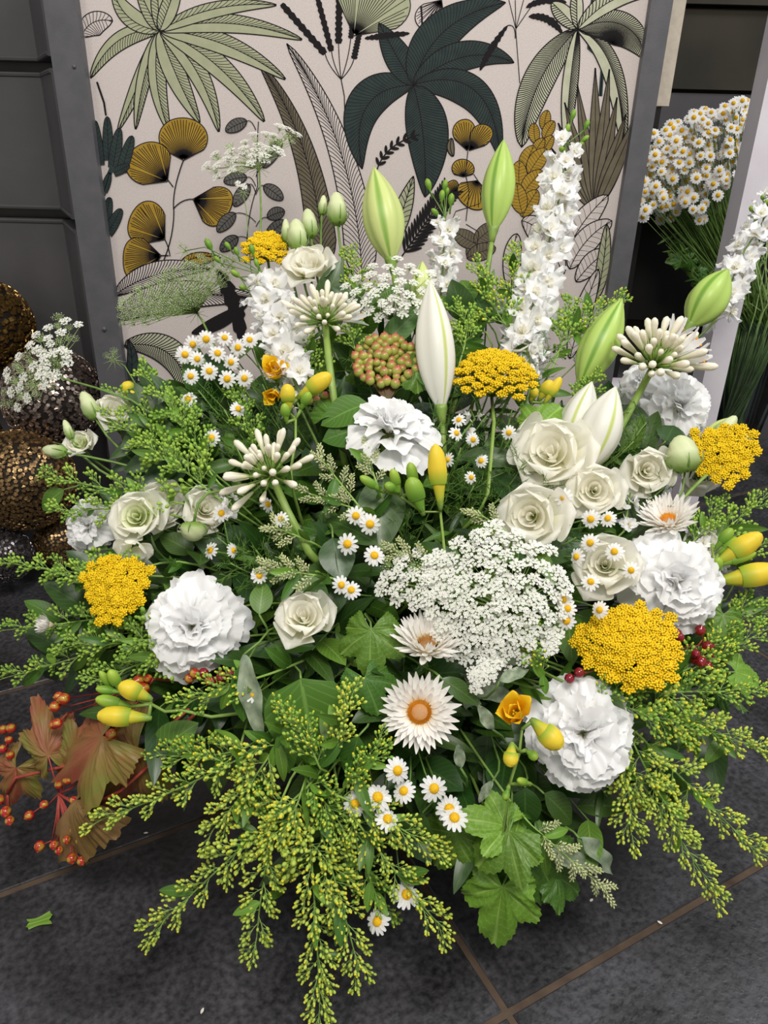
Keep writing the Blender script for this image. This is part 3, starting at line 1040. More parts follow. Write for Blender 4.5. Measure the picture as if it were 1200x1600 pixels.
lisianthus(322, 794, 42, .2, .25, 'cream lisianthus left of the drooping agapanthus', openk=.9, dz=.01)
lisianthus(208, 858, 28, -.2, -.6, 'drooping cream lisianthus petals over the leftmost yarrow', green=1, openk=1, n_in=2, n_out=5, dz=-.01)
lisianthus(482, 412, 44, -.1, .75, 'cream lisianthus behind the upper left agapanthus', openk=.7, dz=.03)
lisianthus(178, 640, 34, .1, .5, 'pale cream lisianthus at the left before the pewter ball', openk=.7, dz=.02)
lisianthus(125, 692, 28, -.3, .5, 'pale green cream lisianthus at the far left near the bronze ball', green=1, openk=.5, dz=.02)
lisianthus(1100, 850, 34, .3, .5, 'cream lisianthus behind the right green freesia buds', openk=1, dz=.03)
lisianthus(1096, 742, 34, .4, -.2, 'cream lisianthus peeping out below the round pale bud', openk=.8, dz=.05)

LB = []
for i, (r, L_) in enumerate([(.0125, .030), (.0100, .032), (.008, .028)]):
    prof = [(r * .3, 0), (r * .75, L_ * .08), (r, L_ * .3), (r * .95, L_ * .55), (r * .68, L_ * .8), (r * .35, L_ * .95), (r * .08, L_)]
    mb = MB()
    tw = lathe(prof, 15, lambda a: 1 - .10 * abs(sin(2.5 * a)))
    vs = [(x * cos(1.6 * y / L_) - z_ * sin(1.6 * y / L_), y, x * sin(1.6 * y / L_) + z_ * cos(1.6 * y / L_)) for x, y, z_ in tw[0]]
    mb.add(vs, tw[1], tw[2], 'bud_lisianthus')
    for k in range(5):
        a = 2 * pi * k / 5
        mb.add(*tube([(r * .4 * cos(a), 0, r * .4 * sin(a)), (r * 1.0 * cos(a), L_ * .25, r * 1.0 * sin(a)), (r * 1.12 * cos(a), L_ * .5, r * 1.12 * sin(a))], .0009, .0002, 4), 'stem')
    LB.append(mb.mesh('bud'))


def bud_axis(x0, y0, x1, y1, dz, dz2=None):
    a, b = S(x0, y0, dz), S(x1, y1, dz)
    return a, b


def lis_bud(bx, by, tx, ty, wpx, label, dz=0, v=0, sdir=None):
    z = ZS(bx, by) + dz
    a = P(bx, by, z); b = P(tx, ty, z)
    d = (b - a).normalized()
    o = root('lisianthus_bud', foam(), label, 'flower bud', 'closed lisianthus buds')
    r0 = (.0125, .0100, .008)[v]
    L0 = (.030, .032, .028)[v]
    sx = (wpx / 2) * z / F / r0
    sy = (b - a).length / L0
    M = frameY(a, d, CAM - a) @ Matrix.Diagonal((sx, sy, sx, 1))
    ob('bud', LB[v], o, M)
    stem_to(o, a, d, .0016, 'stem', .10)
    return o


lis_bud(466, 392, 462, 342, 34, 'fat pale lisianthus bud, left of the two twin buds at the top', .03, 0)
lis_bud(486, 372, 480, 326, 28, 'pale lisianthus bud, right of the two twin buds at the top', .04, 1)
lis_bud(528, 352, 525, 300, 34, 'pale green bud standing alone on a tall stem left of the tall lily bud', .04, 1)
lis_bud(503, 336, 506, 305, 15, 'tiny green bud beside the tall pale lisianthus bud', .045, 2)
lis_bud(448, 378, 446, 342, 16, 'small green bud left of the twin buds', .035, 2)
lis_bud(1070, 738, 1062, 680, 56, 'round pale green bud left of the rightmost yellow yarrow', -.01, 0)
lis_bud(150, 655, 128, 612, 28, 'green lisianthus bud left of the pale bloom at the left', .01, 1)
lis_bud(105, 708, 66, 702, 24, 'green lisianthus bud pointing left before the bronze ball', .01, 2)
lis_bud(303, 815, 302, 846, 46, 'light green half open bud below the cream blooms at the left', -.01, 0)
lis_bud(112, 686, 100, 656, 15, 'small dark green bud above the leftmost bloom', .01, 2)
lis_bud(1110, 700, 1150, 650, 30, 'green tipped bud behind the rightmost yarrow', .05, 1)
lis_bud(1150, 690, 1176, 682, 16, 'small green bud poking out right of the rightmost yarrow', .05, 2)

# ---------------------------------------------------------------- lily buds
def lily(bx, by, tx, ty, wpx, m, label, dz=0, dz_tip=0, stemm=True, fat=.45, tw=0):
    zb, ztp = ZS(bx, by) + dz, ZS(bx, by) + dz + dz_tip
    a, b = P(bx, by, zb), P(tx, ty, ztp)
    L_ = (b - a).length
    r = wpx / 2 * zb / F
    d = (b - a).normalized()
    prof = []
    for i in range(17):
        t = i / 16
        k = sin(pi * min(1, t) ** .92) ** .85
        prof.append((max(r * k, r * .10), L_ * t))
    prof[-1] = (r * .03, L_)
    o = root('lily_bud', foam(), label, 'lily bud', 'closed lily buds')
    mb = MB()
    mb.add(*lathe(prof, 30, lambda an: 1 - .16 * abs(sin(1.5 * an)) ** 7 - .04 * abs(sin(1.5 * an + pi / 2)) ** 10), m)
    bd = ob('bud', mb.mesh('bud'), o, frameY(a, d, CAM - a) @ Matrix.Rotation(tw, 4, 'Y'))
    ob('receptacle', one('stem_thick', lathe([(.004, -.014), (.0055, -.004), (max(.006, r * .3), .004), (r * .3, .010)], 10)), bd, frameY(a, d, CAM - a))
    stem_to(o, a - d * .012, d, .0036, 'stem_thick', .16)
    return o


lily(612, 412, 584, 261, 66, 'lily_pale', 'tallest pale yellow green lily bud against the printed panel', .05, tw=.5)
lily(770, 364, 787, 218, 54, 'lily_green', 'slim green lily bud standing upright at the top right', .06, tw=.2)
lily(690, 645, 672, 438, 66, 'lily_white', 'big white lily bud with a green rib above the carnation', .02, tw=1.0)
lily(655, 490, 660, 408, 36, 'lily_pale', 'small pale lily bud just behind the big white one', .06)
lily(905, 606, 972, 466, 62, 'lily_green', 'light green lily bud leaning right before the panel edge', .05, tw=.4)
lily(1076, 512, 1138, 420, 64, 'lily_green', 'green lily bud leaning right above the right agapanthus', .08, tw=.1)
lily(918, 735, 962, 604, 70, 'lily_white', 'white lily bud leaning right behind the open cream blooms', .02, tw=.9)
lily(880, 715, 925, 596, 58, 'lily_white', 'white lily bud left of the ribbed leaning one', .05, tw=.3)
lily(1090, 700, 1152, 652, 36, 'lily_pale', 'short pale lily bud behind the rightmost yarrow', .07)

# ---------------------------------------------------------------- agapanthus
AB = []
for k, (L_, r) in enumerate([(.024, .0034), (.019, .0032), (.013, .0027), (.029, .0037)]):
    mb = MB()
    pd = .021 + .004 * (k % 2)
    mb.add(*tube([(0, 0, 0), (0, pd, 0)], .0008, .001, 5), 'stem_thick')
    mb.add(*lathe([(r * .3, pd), (r * .5, pd + L_ * .15), (r * .7, pd + L_ * .4), (r * 1.0, pd + L_ * .72), (r * .85, pd + L_ * .9), (r * .3, pd + L_)], 9, None, .10), 'bud_agapanthus')
    AB.append(mb.mesh('flower_bud'))
mb = MB()
mb.add(*tube([(0, 0, 0), (0, .018, 0)], .0009, .0012, 5), 'stem_thick')
for k in range(6):
    a = 2 * pi * k / 6
    g_ = grid(lambda u, v: (v * .0032 * sin(pi * (.1 + .85 * u)) ** .6, .018 + .024 * u, .002 + .009 * u ** 2.2 + abs(v) * .0006), 6, 2)
    mb.add(*g_, 'petal_white', Matrix.Rotation(a, 4, 'Y'))
for k in range(5):
    a = 2 * pi * k / 5 + .3
    mb.add(*tube([(0, .02, 0), (.003 * cos(a), .036, .003 * sin(a))], .0003, .0003, 4), 'petal_white')
    mb.add(*lathe([(.0005, 0), (.0009, .001), (.0005, .002)], 5), 'disc_orange', Matrix.Translation((.003 * cos(a), .036, .003 * sin(a))))
AO = mb.mesh('open_flower')


def agap(cx, cy, nx, ny, rpx, way, label, dz=0, n=34, opens=(), amax=84, stemr=.0045, tox=None):
    p = S(cx, cy, dz)
    z = -(MC.transposed() @ (p - CAM)).z
    d = face(p, nx, ny)
    sc_ = (rpx * z / F) / .048
    o = root('agapanthus', foam(), label, 'agapanthus', 'white agapanthus heads in bud')
    M = frame(p, d, 0)
    for i in range(n):
        t = (i + .5) / n
        th = radians(amax) * t ** .6 * U(.93, 1.07)
        az = i * 2.39996
        v = Vector((sin(th) * cos(az), sin(th) * sin(az), cos(th)))
        k = R_.choice((0, 0, 3, 1)) if t > .35 else R_.choice((1, 2, 2))
        wd = (M.to_3x3() @ v)
        ob('flower_bud', AB[k], o, frameY(p, wd + Vector((0, 0, .12)), CAM - p, sc_ * U(.88, 1.1)))
    for (qx, qy, tz) in opens:
        q = P(qx, qy, z + tz)
        ob('open_flower', AO, o, frameY(p, q - p, CAM - p, sc_ * 1.15))
    ob('bract_joint', one('stem_thick', lathe([(stemr, -.006), (stemr * 1.3, 0), (stemr * .9, .004)], 10)), o, frameY(p, d, CAM - p))
    pts = [p]
    for i, (wx, wy, wz) in enumerate(way):
        pts.append(S(wx, wy, wz))
    a = pts[-1]
    tail = bez(a, a + (a - pts[-2]).normalized() * .06, foam() + Vector((0, 0, .08)), foam(), 6)
    ob('stem', one('stem_thick', tube(pts + tail[1:], stemr, stemr * 1.1, 10)), o)
    return o


agap(508, 505, -.05, .85, 66, [(513, 555, -.005), (521, 618, .01)], 'agapanthus head of cream buds, upper left, on a thick green stem', 0, 34, [(425, 470, .03), (575, 492, .0)])
agap(424, 744, -.45, .62, 78, [(450, 800, 0), (482, 862, .02)], 'agapanthus head of cream buds leaning left over the middle daisies', -.02, 38, [], 92)
agap(1020, 574, .28, .80, 84, [(985, 640, 0), (946, 714, .015)], 'largest agapanthus head with open flowers at the right', -.02, 44, [(1100, 530, -.03), (1095, 560, -.03), (1060, 515, 0)])

# ---------------------------------------------------------------- strawflowers
SB = [leafm('petal_paper', .026, .0028, -.35 - .1 * i, .35, 0, .75, 6, 2) for i in range(3)]


def tuft(mname, R, n, h, dome=.5):
    mb = MB()
    for i in range(n):
        r = R * sqrt((i + .5) / n)
        a = i * 2.39996
        z0 = dome * R * (1 - (r / R) ** 2)
        nrm = Vector((r * cos(a) * .8 / R, r * sin(a) * .8 / R, 1)).normalized()
        b = Vector((r * cos(a), r * sin(a), z0 - .001))
        x = nrm.orthogonal().normalized() * (R / sqrt(n) * .75)
        y = nrm.cross(x)
        top = b + nrm * h
        mb.add([b + x, b + y, b - x, b - y, top], [(0, 1, 4), (1, 2, 4), (2, 3, 4), (3, 0, 4)], None, mname)
    return mb.mesh('disc')


DSK = {'disc_orange': tuft('disc_orange', .0088, 260, .0022, .35), 'disc_brown': tuft('disc_brown', .007, 120, .004, .3)}


def straw(px, py, rpx, nx, ny, label, disc='disc_orange', dz=0, n=76, cone=0.0, stem=None, group='white strawflowers', discs=1.0):
    p = S(px, py, dz)
    z = -(MC.transposed() @ (p - CAM)).z
    sc_ = (rpx * z / F) / .034
    d = face(p, nx, ny)
    o = root('strawflower', foam(), label, 'strawflower', group)
    Mh = frame(p - d * .006, d, 0, sc_)
    sp = []
    for i in range(n):
        t = (i + .5) / n
        tl = radians(46 - 50 * t ** .9 + U(-4, 4)) + cone
        sp.append((SB[i % 3], i * 2.39996 + U(-.05, .05), tl, .0088 * discs, -.003 * t, (.62 + .42 * t) * U(.95, 1.05)))
    place_petals(o, Mh, sp, 'bract')
    ob('disc', DSK[disc], o, Mh @ Matrix.Translation((0, 0, .001)) @ Matrix.Scale(discs, 4))
    ob('receptacle', one('petal_paper', lathe([(.002, -.014), (.005, -.008), (.0072, -.003), (.006, -.0015)], 12)), o, Mh @ Matrix.Rotation(pi / 2, 4, 'X'))
    stem_to(o, p - d * .018, d, .0018)
    return o


straw(655, 1112, 62, -.05, .05, 'white strawflower facing the viewer with a big orange disc', cone=-.1, n=84, discs=1.15)
straw(668, 998, 62, .05, .72, 'cream strawflower seen from the side above the orange-centred one', 'disc_brown', n=90, cone=.12)
straw(1043, 806, 54, -.1, .72, 'cream strawflower with an orange centre at the right above the carnation', n=84, cone=.1, discs=.85)
straw(66, 975, 27, -.93, .1, 'half closed cream strawflower at the far left', 'disc_brown', n=44, cone=.55, discs=.6)

# ---------------------------------------------------------------- yarrow
def yarrow(px, py, rpx, nx, ny, label, dz=0, n=62, dome=.28, asp=1.0, spin=0, way=None, jag=.1):
    p = S(px, py, dz)
    z = -(MC.transposed() @ (p - CAM)).z
    R = rpx * z / F
    d = face(p, nx, ny)
    o = root('yarrow', foam(), label, 'yarrow', 'yellow yarrow heads')
    Mh = frame(p, d, spin)
    mb = MB()
    un = MB()
    for i in range(n):
        t = (i + .5) / n
        r = R * sqrt(t) * U(.93, 1.05) * (1 + jag * sin(3 * i * 2.39996 + px))
        a = i * 2.39996
        c = Vector((r * cos(a), r * sin(a) * asp, dome * R * (1 - t) + U(-.0015, .0015)))
        cr = R / sqrt(n) * 1.16
        m_ = 26
        for j in range(m_):
            rj = cr * sqrt((j + .5) / m_)
            aj = j * 2.39996 + i
            q = c + Vector((rj * cos(aj), rj * sin(aj), .35 * cr * (1 - (rj / cr) ** 2) + U(-.0006, .0006)))
            s = .00155 * U(.8, 1.2)
            top = [(0, 0, s * 1.1)] + [(s * cos(k * pi / 2.5 + j), s * sin(k * pi / 2.5 + j), s * .5) for k in range(5)] + [(0, 0, -s * 1.6)]
            fs = [(0, 1 + k, 1 + (k + 1) % 5) for k in range(5)] + [(6, 1 + (k + 1) % 5, 1 + k) for k in range(5)]
            mb.add([q + Vector(v) for v in top], fs, None, 'yarrow')
        un.add(*tube([(0, 0, -R * .55), (c.x * .6, c.y * .6, -R * .18), tuple(c)], .0009, .0012, 4), 'yarrow_under')
        un.add(*lathe([(.0004, -cr * .9), (cr * .6, -cr * .3), (cr * .85, 0), (.001, cr * .12)], 7), 'yarrow_under', Matrix.Translation(c) @ Matrix.Rotation(pi / 2, 4, 'X'))
    ob('flower_head', mb.mesh('flower_head', True), o, Mh, kind='stuff')
    ob('flower_stalks', un.mesh('flower_stalks'), o, Mh, label='olive green stalks under the head')
    base = Mh @ Vector((0, 0, -R * .55))
    if way:
        pts = [base] + [S(*w_) for w_ in way]
        tail = bez(pts[-1], pts[-1] + (pts[-1] - pts[-2]) * .5, foam(), foam(), 6)
        ob('stem', one('stem_thick', tube(pts + tail[1:], .0022, .0026, 8)), o)
    else:
        stem_to(o, base, d, .0022, 'stem_thick')
    return o


yarrow(770, 588, 66, .03, .86, 'domed yellow yarrow seen from the side above a tall stem', 0, 66, .42, way=[(772, 660, .0), (762, 770, .01), (750, 800, .03)])
yarrow(984, 1010, 82, .0, .42, 'largest flat yellow yarrow between the two right carnations', -.01, 84, .2, .86)
yarrow(182, 918, 54, -.48, .15, 'yellow yarrow at the left, tilted, under the greenish bloom', -.01, 52, .15, 1.0)
yarrow(1130, 708, 50, .05, .38, 'rightmost yellow yarrow over the tile floor', -.015, 46, .12, 1.0, way=[(1080, 765, 0.0), (1050, 800, .03)])
yarrow(418, 390, 38, 0, .82, 'small yellow yarrow at the upper left behind the agapanthus', .04, 34, .35)

# ---------------------------------------------------------------- freesias
def frees_bud(L_, r, m, hook=.12):
    prof = [(r * .32, 0), (r * .44, L_ * .12), (r * .60, L_ * .26), (r * .80, L_ * .42), (r * .96, L_ * .58), (r, L_ * .70), (r * .86, L_ * .84), (r * .55, L_ * .94), (r * .12, L_)]
    mb = MB()
    mb.add(*lathe(prof, 18, lambda a: 1 - .07 * abs(sin(1.5 * a)) ** 5, hook), m)
    # overlapping outer petal edge
    mb.add(*grid(lambda u, v: (sin(v * 1.2) * r * 1.05 * sin(pi * (.25 + .7 * u)) ** .5, L_ * (.35 + .62 * u), cos(v * 1.2) * r * 1.06 * sin(pi * (.22 + .70 * u)) ** .6 + hook * (.35 + .62 * u) ** 2 * L_), 6, 6), m)
    mb.add(*lathe([(r * .2, -.003), (r * .36, .001), (r * .42, L_ * .10), (r * .5, L_ * .2), (r * .4, L_ * .21)], 8), 'stem_thick')
    return mb.mesh('bud')


FB = {'y': frees_bud(.045, .0095, 'bud_yellow'), 'g': frees_bud(.028, .0058, 'bud_green'), 'yg': frees_bud(.035, .008, 'bud_yellow')}
FL_ = {'y': (.045, .0095), 'g': (.028, .0058), 'yg': (.035, .008)}
FP = [cupped('petal_yellow_deep', .032, .012, .45, .35 + .2 * i, .3, .0006, seed=60 + i) for i in range(3)]


def freesia(buds, opens, label, dz=-.01, axis=None, root_to=None):
    o = root('freesia', foam(), label, 'freesia', 'yellow freesias')
    bds = []
    for (bx, by, tx, ty, wpx, k) in buds:
        z = ZS(bx, by) + dz
        a, b = P(bx, by, z), P(tx, ty, z - .004)
        L0, r0 = FL_[k]
        sx = wpx / 2 * z / F / r0
        sy = (b - a).length / L0
        bds.append(ob('bud', FB[k], o, frameY(a, b - a, CAM - a) @ Matrix.Diagonal((sx, sy, sx, 1))))
    for (x, y, rp, nx, ny, n) in opens:
        p = S(x, y, dz)
        d = face(p, nx, ny)
        z = ZS(x, y) + dz
        Mh = frame(p - d * .012, d, U(0, 6), rp * z / F / .024)
        place_petals(o, Mh, [(FP[i % 3], i * 2 * pi / n * (1 if i < 3 else 1) + (0 if i % 2 else .1), radians(72 if i % 2 else 50) + U(-.1, .1), .003, 0, U(.9, 1.1)) for i in range(n)])
        ob('flower_tube', one('bud_yellow', lathe([(.002, -.022), (.003, -.012), (.006, .002), (.007, .006)], 10)), o, Mh @ Matrix.Rotation(pi / 2, 4, 'X'))
        for k in range(3):
            ob('stamen', one('petal_yellow', tube([(0, 0, 0), (.002 * cos(k * 2.1), .002 * sin(k * 2.1), .016)], .0007, .0011, 5)), o, Mh)
    pts = [S(x, y, dz + .002 + .004 * i) for i, (x, y) in enumerate(axis)]
    tail = bez(pts[-1], pts[-1] + (pts[-1] - pts[-2]).normalized() * .05, foam(), foam(), 7)
    ob('stem', one('stem_thick', tube(pts + tail[1:], .0016, .0022, 7)), o)
    for bi, (bx, by, tx, ty, wpx, k) in enumerate(buds):   # short joint from each bud to the axis
        z = ZS(bx, by) + dz
        a = P(bx, by, z)
        q = min(pts, key=lambda s: (s - a).length)
        if (q - a).length > .002:
            ob('joint', one('stem_thick', tube([a, (a + q) / 2 - (CAM - a).normalized() * .001, q], .0022, .0018, 6)), bds[bi])
    return o


freesia([(466, 622, 517, 584, 28, 'y'), (470, 640, 484, 612, 16, 'g'), (452, 642, 448, 600, 24, 'yg'), (448, 660, 444, 630, 15, 'g')], [(430, 580, 28, -.1, .55, 6), (426, 618, 20, -.2, -.35, 5)], 'freesia with an orange yellow open bloom left of the green berries', axis=[(448, 640), (462, 655), (462, 690), (455, 730)])
freesia([(688, 790, 680, 694, 30, 'y'), (660, 800, 640, 745, 30, 'g'), (650, 770, 640, 722, 18, 'g'), (625, 770, 612, 732, 16, 'g'), (625, 770, 600, 756, 17, 'g'), (598, 768, 562, 744, 15, 'g')], [], 'freesia with one tall yellow bud among green buds under the central carnation', -.02, axis=[(590, 764), (625, 775), (660, 800), (688, 800), (694, 860)])
freesia([(235, 1092, 186, 1070, 30, 'y'), (232, 1122, 154, 1118, 32, 'y'), (205, 1104, 150, 1092, 20, 'g'), (190, 1080, 170, 1046, 18, 'g'), (178, 1080, 155, 1048, 12, 'g'), (190, 1082, 150, 1076, 14, 'g')], [], 'freesia with yellow and green buds above the reddish leaves at the left', -.02, axis=[(236, 1100), (258, 1112), (285, 1110), (330, 1120)])
freesia([(832, 1126, 876, 1166, 36, 'y'), (800, 1162, 797, 1198, 24, 'yg'), (822, 1172, 840, 1186, 15, 'g'), (830, 1225, 806, 1218, 12, 'g'), (794, 1232, 788, 1250, 12, 'g')], [(804, 1114, 36, -.1, .25, 7)], 'freesia with an open yellow bloom beside the low right carnation', -.03, axis=[(815, 1140), (812, 1175), (796, 1225), (788, 1300)])
freesia([(1120, 880, 1188, 836, 32, 'y'), (1118, 858, 1144, 826, 18, 'g'), (1122, 866, 1154, 842, 17, 'g'), (1122, 884, 1180, 864, 15, 'g'), (1116, 900, 1124, 870, 16, 'g')], [], 'freesia bud sprig at the right edge pointing up right', 0, axis=[(1112, 850), (1116, 880), (1112, 910), (1085, 940)])
freesia([(1122, 908, 1215, 892, 38, 'y')], [], 'single yellow freesia bud cut by the right edge of the photo', 0.01, axis=[(1122, 910), (1105, 912), (1080, 930)])
freesia([(842, 625, 862, 595, 20, 'y'), (828, 628, 838, 606, 14, 'y'), (850, 632, 876, 590, 16, 'yg')], [], 'small yellow freesia buds right of the domed yarrow', .04, axis=[(850, 630), (845, 660), (840, 690)])
freesia([(215, 618, 192, 600, 22, 'y'), (218, 624, 200, 612, 14, 'y')], [], 'tiny yellow freesia bud above the pale blooms at the left', .03, axis=[(222, 622), (245, 650), (265, 680)])

# ---------------------------------------------------------------- chamomile
cp = []
for i in range(3):
    cp.append(one('petal_white', grid(lambda u, v: (v * .0019 * (sin(pi * (.12 + .78 * u)) ** .55), .0085 * u, -.0012 * u * u * (1 + i * .6) + .0005 * v * v), 4, 2)))
mb = MB()
mb.add(*lathe([(.0040, -.0008), (.0043, .0008), (.0038, .0022), (.0026, .0034), (.0012, .0040), (.0002, .0042)], 14), 'disc_yellow', Matrix.Rotation(pi / 2, 4, 'X'))
for i in range(46):
    t = (i + .5) / 46
    r = .0042 * sqrt(t); a = i * 2.39996
    z0 = .0042 * sqrt(max(0, 1 - t * .9))
    c = Vector((r * cos(a), r * sin(a), z0))
    s = .0005
    mb.add([c + Vector((s, 0, -s)), c + Vector((0, s, -s)), c + Vector((-s, 0, -s)), c + Vector((0, -s, -s)), c + Vector((0, 0, s * .9))], [(0, 1, 4), (1, 2, 4), (2, 3, 4), (3, 0, 4)], None, 'disc_yellow')
CDISC = mb.mesh('disc')
CSEP = one('stem', lathe([(.0007, -.004), (.003, -.002), (.0044, -.0005), (.002, .0)], 10))
mb = MB()
for k in range(14):
    mb.add([(0, 0, 0)], [], None, 'petal_white')
ringm = []
for i in range(3):
    mb = MB()
    for k in range(13):
        a = 2 * pi * k / 13 + U(-.08, .08)
        l = U(.9, 1.08)
        dr = U(-.3, .5)
        vs, fs, uv = grid(lambda u, v: (v * .0023 * (sin(pi * (.12 + .78 * u)) ** .55), .0032 + .0085 * u * l, -.0015 * u * u * (1 + dr)), 3, 2)
        mb.add(vs, fs, uv, 'petal_white', Matrix.Rotation(a, 4, 'Z'))
    ringm.append(mb.mesh('petals'))


def chamomile(px, py, dpx, nx, ny, label, dz, group, droop=0, each=True, rt=None, src=None):
    p = S(px, py, dz)
    z = -(MC.transposed() @ (p - CAM)).z
    sc_ = (dpx / 2 * z / F) / .0115
    d = face(p, nx, ny)
    o = root('chamomile', rt or foam(), label, 'chamomile', group)
    Mh = frame(p, d, U(0, 6), sc_)
    n = R_.choice((12, 13, 14, 15))
    if each:
        place_petals(o, Mh, [(cp[i % 3], 2 * pi * i / n + U(-.06, .06), radians(-droop + U(-8, 8)), .0032, 0, U(.9, 1.08)) for i in range(n)])
    else:
        ob('petals', R_.choice(ringm), o, Mh)
    ob('disc', CDISC, o, Mh)
    ob('sepals', CSEP, o, Mh)
    stem_to(o, p - d * .003, d, .0009, 'stem', .05, src=src)
    return o


ORD = ['first', 'second', 'third', 'fourth', 'fifth', 'sixth', 'seventh', 'eighth', 'ninth', 'tenth', 'eleventh', 'twelfth', 'thirteenth', 'fourteenth', 'fifteenth', 'sixteenth', 'seventeenth', 'eighteenth', 'nineteenth', 'twentieth']
CH = {
    'above the yellow freesia at the upper left': (.0, 28, [(322, 530), (351, 528), (390, 531), (301, 538), (289, 554), (340, 552), (372, 543), (308, 561), (361, 566), (327, 580), (298, 588), (355, 592), (382, 591), (294, 624), (331, 684), (372, 639)]),
    'right of the central carnation': (.0, 23, [(717, 656), (713, 677), (739, 687), (795, 676), (700, 718), (736, 746), (752, 720)]),
    'in the middle below the freesia buds': (-.01, 33, [(556, 806), (578, 819), (543, 850), (585, 868), (533, 914), (549, 922)]),
    'left of the middle over dark leaves': (0, 26, [(346, 802), (329, 860), (364, 860), (404, 897), (439, 811), (418, 788), (405, 900), (395, 1085)]),
    'low in the front above the goldenrod': (-.015, 42, [(621, 1204), (631, 1236), (678, 1232), (590, 1246), (555, 1256), (605, 1280), (702, 1264), (710, 1278), (635, 1398), (590, 1440)]),
    'among the cream blooms on the right': (-.02, 30, [(923, 909), (937, 953), (887, 951), (881, 937), (885, 970), (960, 862), (986, 891), (923, 811), (922, 848), (950, 810), (881, 777), (901, 870)]),
}
for key, (dz, dp, pts) in CH.items():
    side = {(713, 677), (752, 720), (700, 718), (736, 746), (901, 870), (329, 860), (364, 860), (418, 788), (372, 639), (590, 1440)}
    pts = sorted(pts)
    for i, (x, y) in enumerate(pts):
        nx, ny = U(-.35, .35), U(-.1, .45)
        if (x, y) in side:
            nx, ny = U(.4, .8) * R_.choice((-1, 1)), U(0, .4)
        chamomile(x, y, dp * U(.9, 1.08), nx, ny, 'white chamomile flower %s, %s from the left' % (key, ORD[i]), dz + U(-.006, .006) - (.004 if i % 2 else 0), 'chamomile flowers ' + key, droop=5)

# ---------------------------------------------------------------- delphiniums
DP = []
for i in range(4):
    rr = random.Random(90 + i)
    mb = MB()
    for k in range(5):
        a = 2 * pi * k / 5 + rr.uniform(-.25, .25)
        ph = rr.uniform(0, 6)
        cu = rr.uniform(-.006, .007)
        fn = lambda u, v: (v * .0078 * sin(pi * (.10 + .74 * u)) ** .7, .0165 * u * (1 - .18 * v * v + .05 * sin(7 * v + ph)), cu * u * u + .0026 * u * sin(4.5 * v + ph))
        mb.add(*grid(fn, 5, 6), 'petal_white', Matrix.Rotation(a, 4, 'Z') @ Matrix.Rotation(rr.uniform(-.15, .7), 4, 'X'))
    for k in range(4):
        a = 2 * pi * k / 4 + .4
        fn = lambda u, v: (v * .0042 * sin(pi * (.15 + .7 * u)) ** .7, .0065 * u, .005 * u + .001 * sin(5 * v))
        mb.add(*grid(fn, 3, 3), 'petal_cream', Matrix.Rotation(a, 4, 'Z') @ Matrix.Rotation(.6, 4, 'X'))
    mb.add(*tube([(0, 0, .001), (0, -.004, -.007), (0, -.012, -.012)], .0022, .0006, 6), 'petal_cream')
    DP.append(mb.mesh('floret'))
DB = one('bud_green', lathe([(.001, -.010), (.0011, 0), (.0036, .004), (.0044, .009), (.0034, .0135), (.0008, .016)], 10))


def delph(path, wpx, n, label, dz=0, buds=(), nb=0, group='white delphinium spikes', sc0=1.0):
    pts = [S(x, y, dz) for x, y in path]
    o = root('delphinium', foam(), label, 'delphinium', group)
    # resample
    m = 40
    seg = [(pts[i + 1] - pts[i]).length for i in range(len(pts) - 1)]
    tot = sum(seg)

    def at(t):
        s = t * tot
        for i, q in enumerate(seg):
            if s <= q or i == len(seg) - 1:
                return pts[i].lerp(pts[i + 1], min(1, s / q)), (pts[i + 1] - pts[i]).normalized()
            s -= q
    z = ZS(*path[0]) + dz
    R = wpx / 2 * z / F
    for i in range(n):
        t = (i + .3) / n
        c, tg = at(t)
        az = i * 2.39996
        a = tg.orthogonal().normalized()
        b = tg.cross(a)
        out = (a * cos(az) + b * sin(az))
        s = (.80 if t > .12 else .55) * R / .021 * U(.8, 1.15) * sc0
        nrm = (out * 1.0 - tg * U(.0, .35) + (CAM - c).normalized() * .35 + Vector((U(-.4, .4), U(-.4, .4), U(-.4, .4)))).normalized()
        ob('floret', R_.choice(DP), o, frame(c + out * R * .42, nrm, U(0, 6), s))
    for i, (x, y) in enumerate(buds):
        p = S(x, y, dz - .002)
        q = at(0)[0]
        d = (p - q) if (p - q).length > .004 else Vector((0, 0, 1))
        d = d.normalized() + Vector((U(-.3, .3), -.2, .9))
        bd = ob('bud', DB, o, frameY(p, d, CAM - p, U(.75, 1.15)))
        ob('bud_stalk', one('stem', tube([q, (p + q) / 2, p], .0008, .0007, 5)), bd)
    tail = bez(pts[-1], pts[-1] + (pts[-1] - pts[-2]).normalized() * .08, foam() + Vector((0, 0, .1)), foam(), 7)
    ob('stem', one('stem', tube(pts + tail[1:], .0012, .0028, 7)), o)
    return o


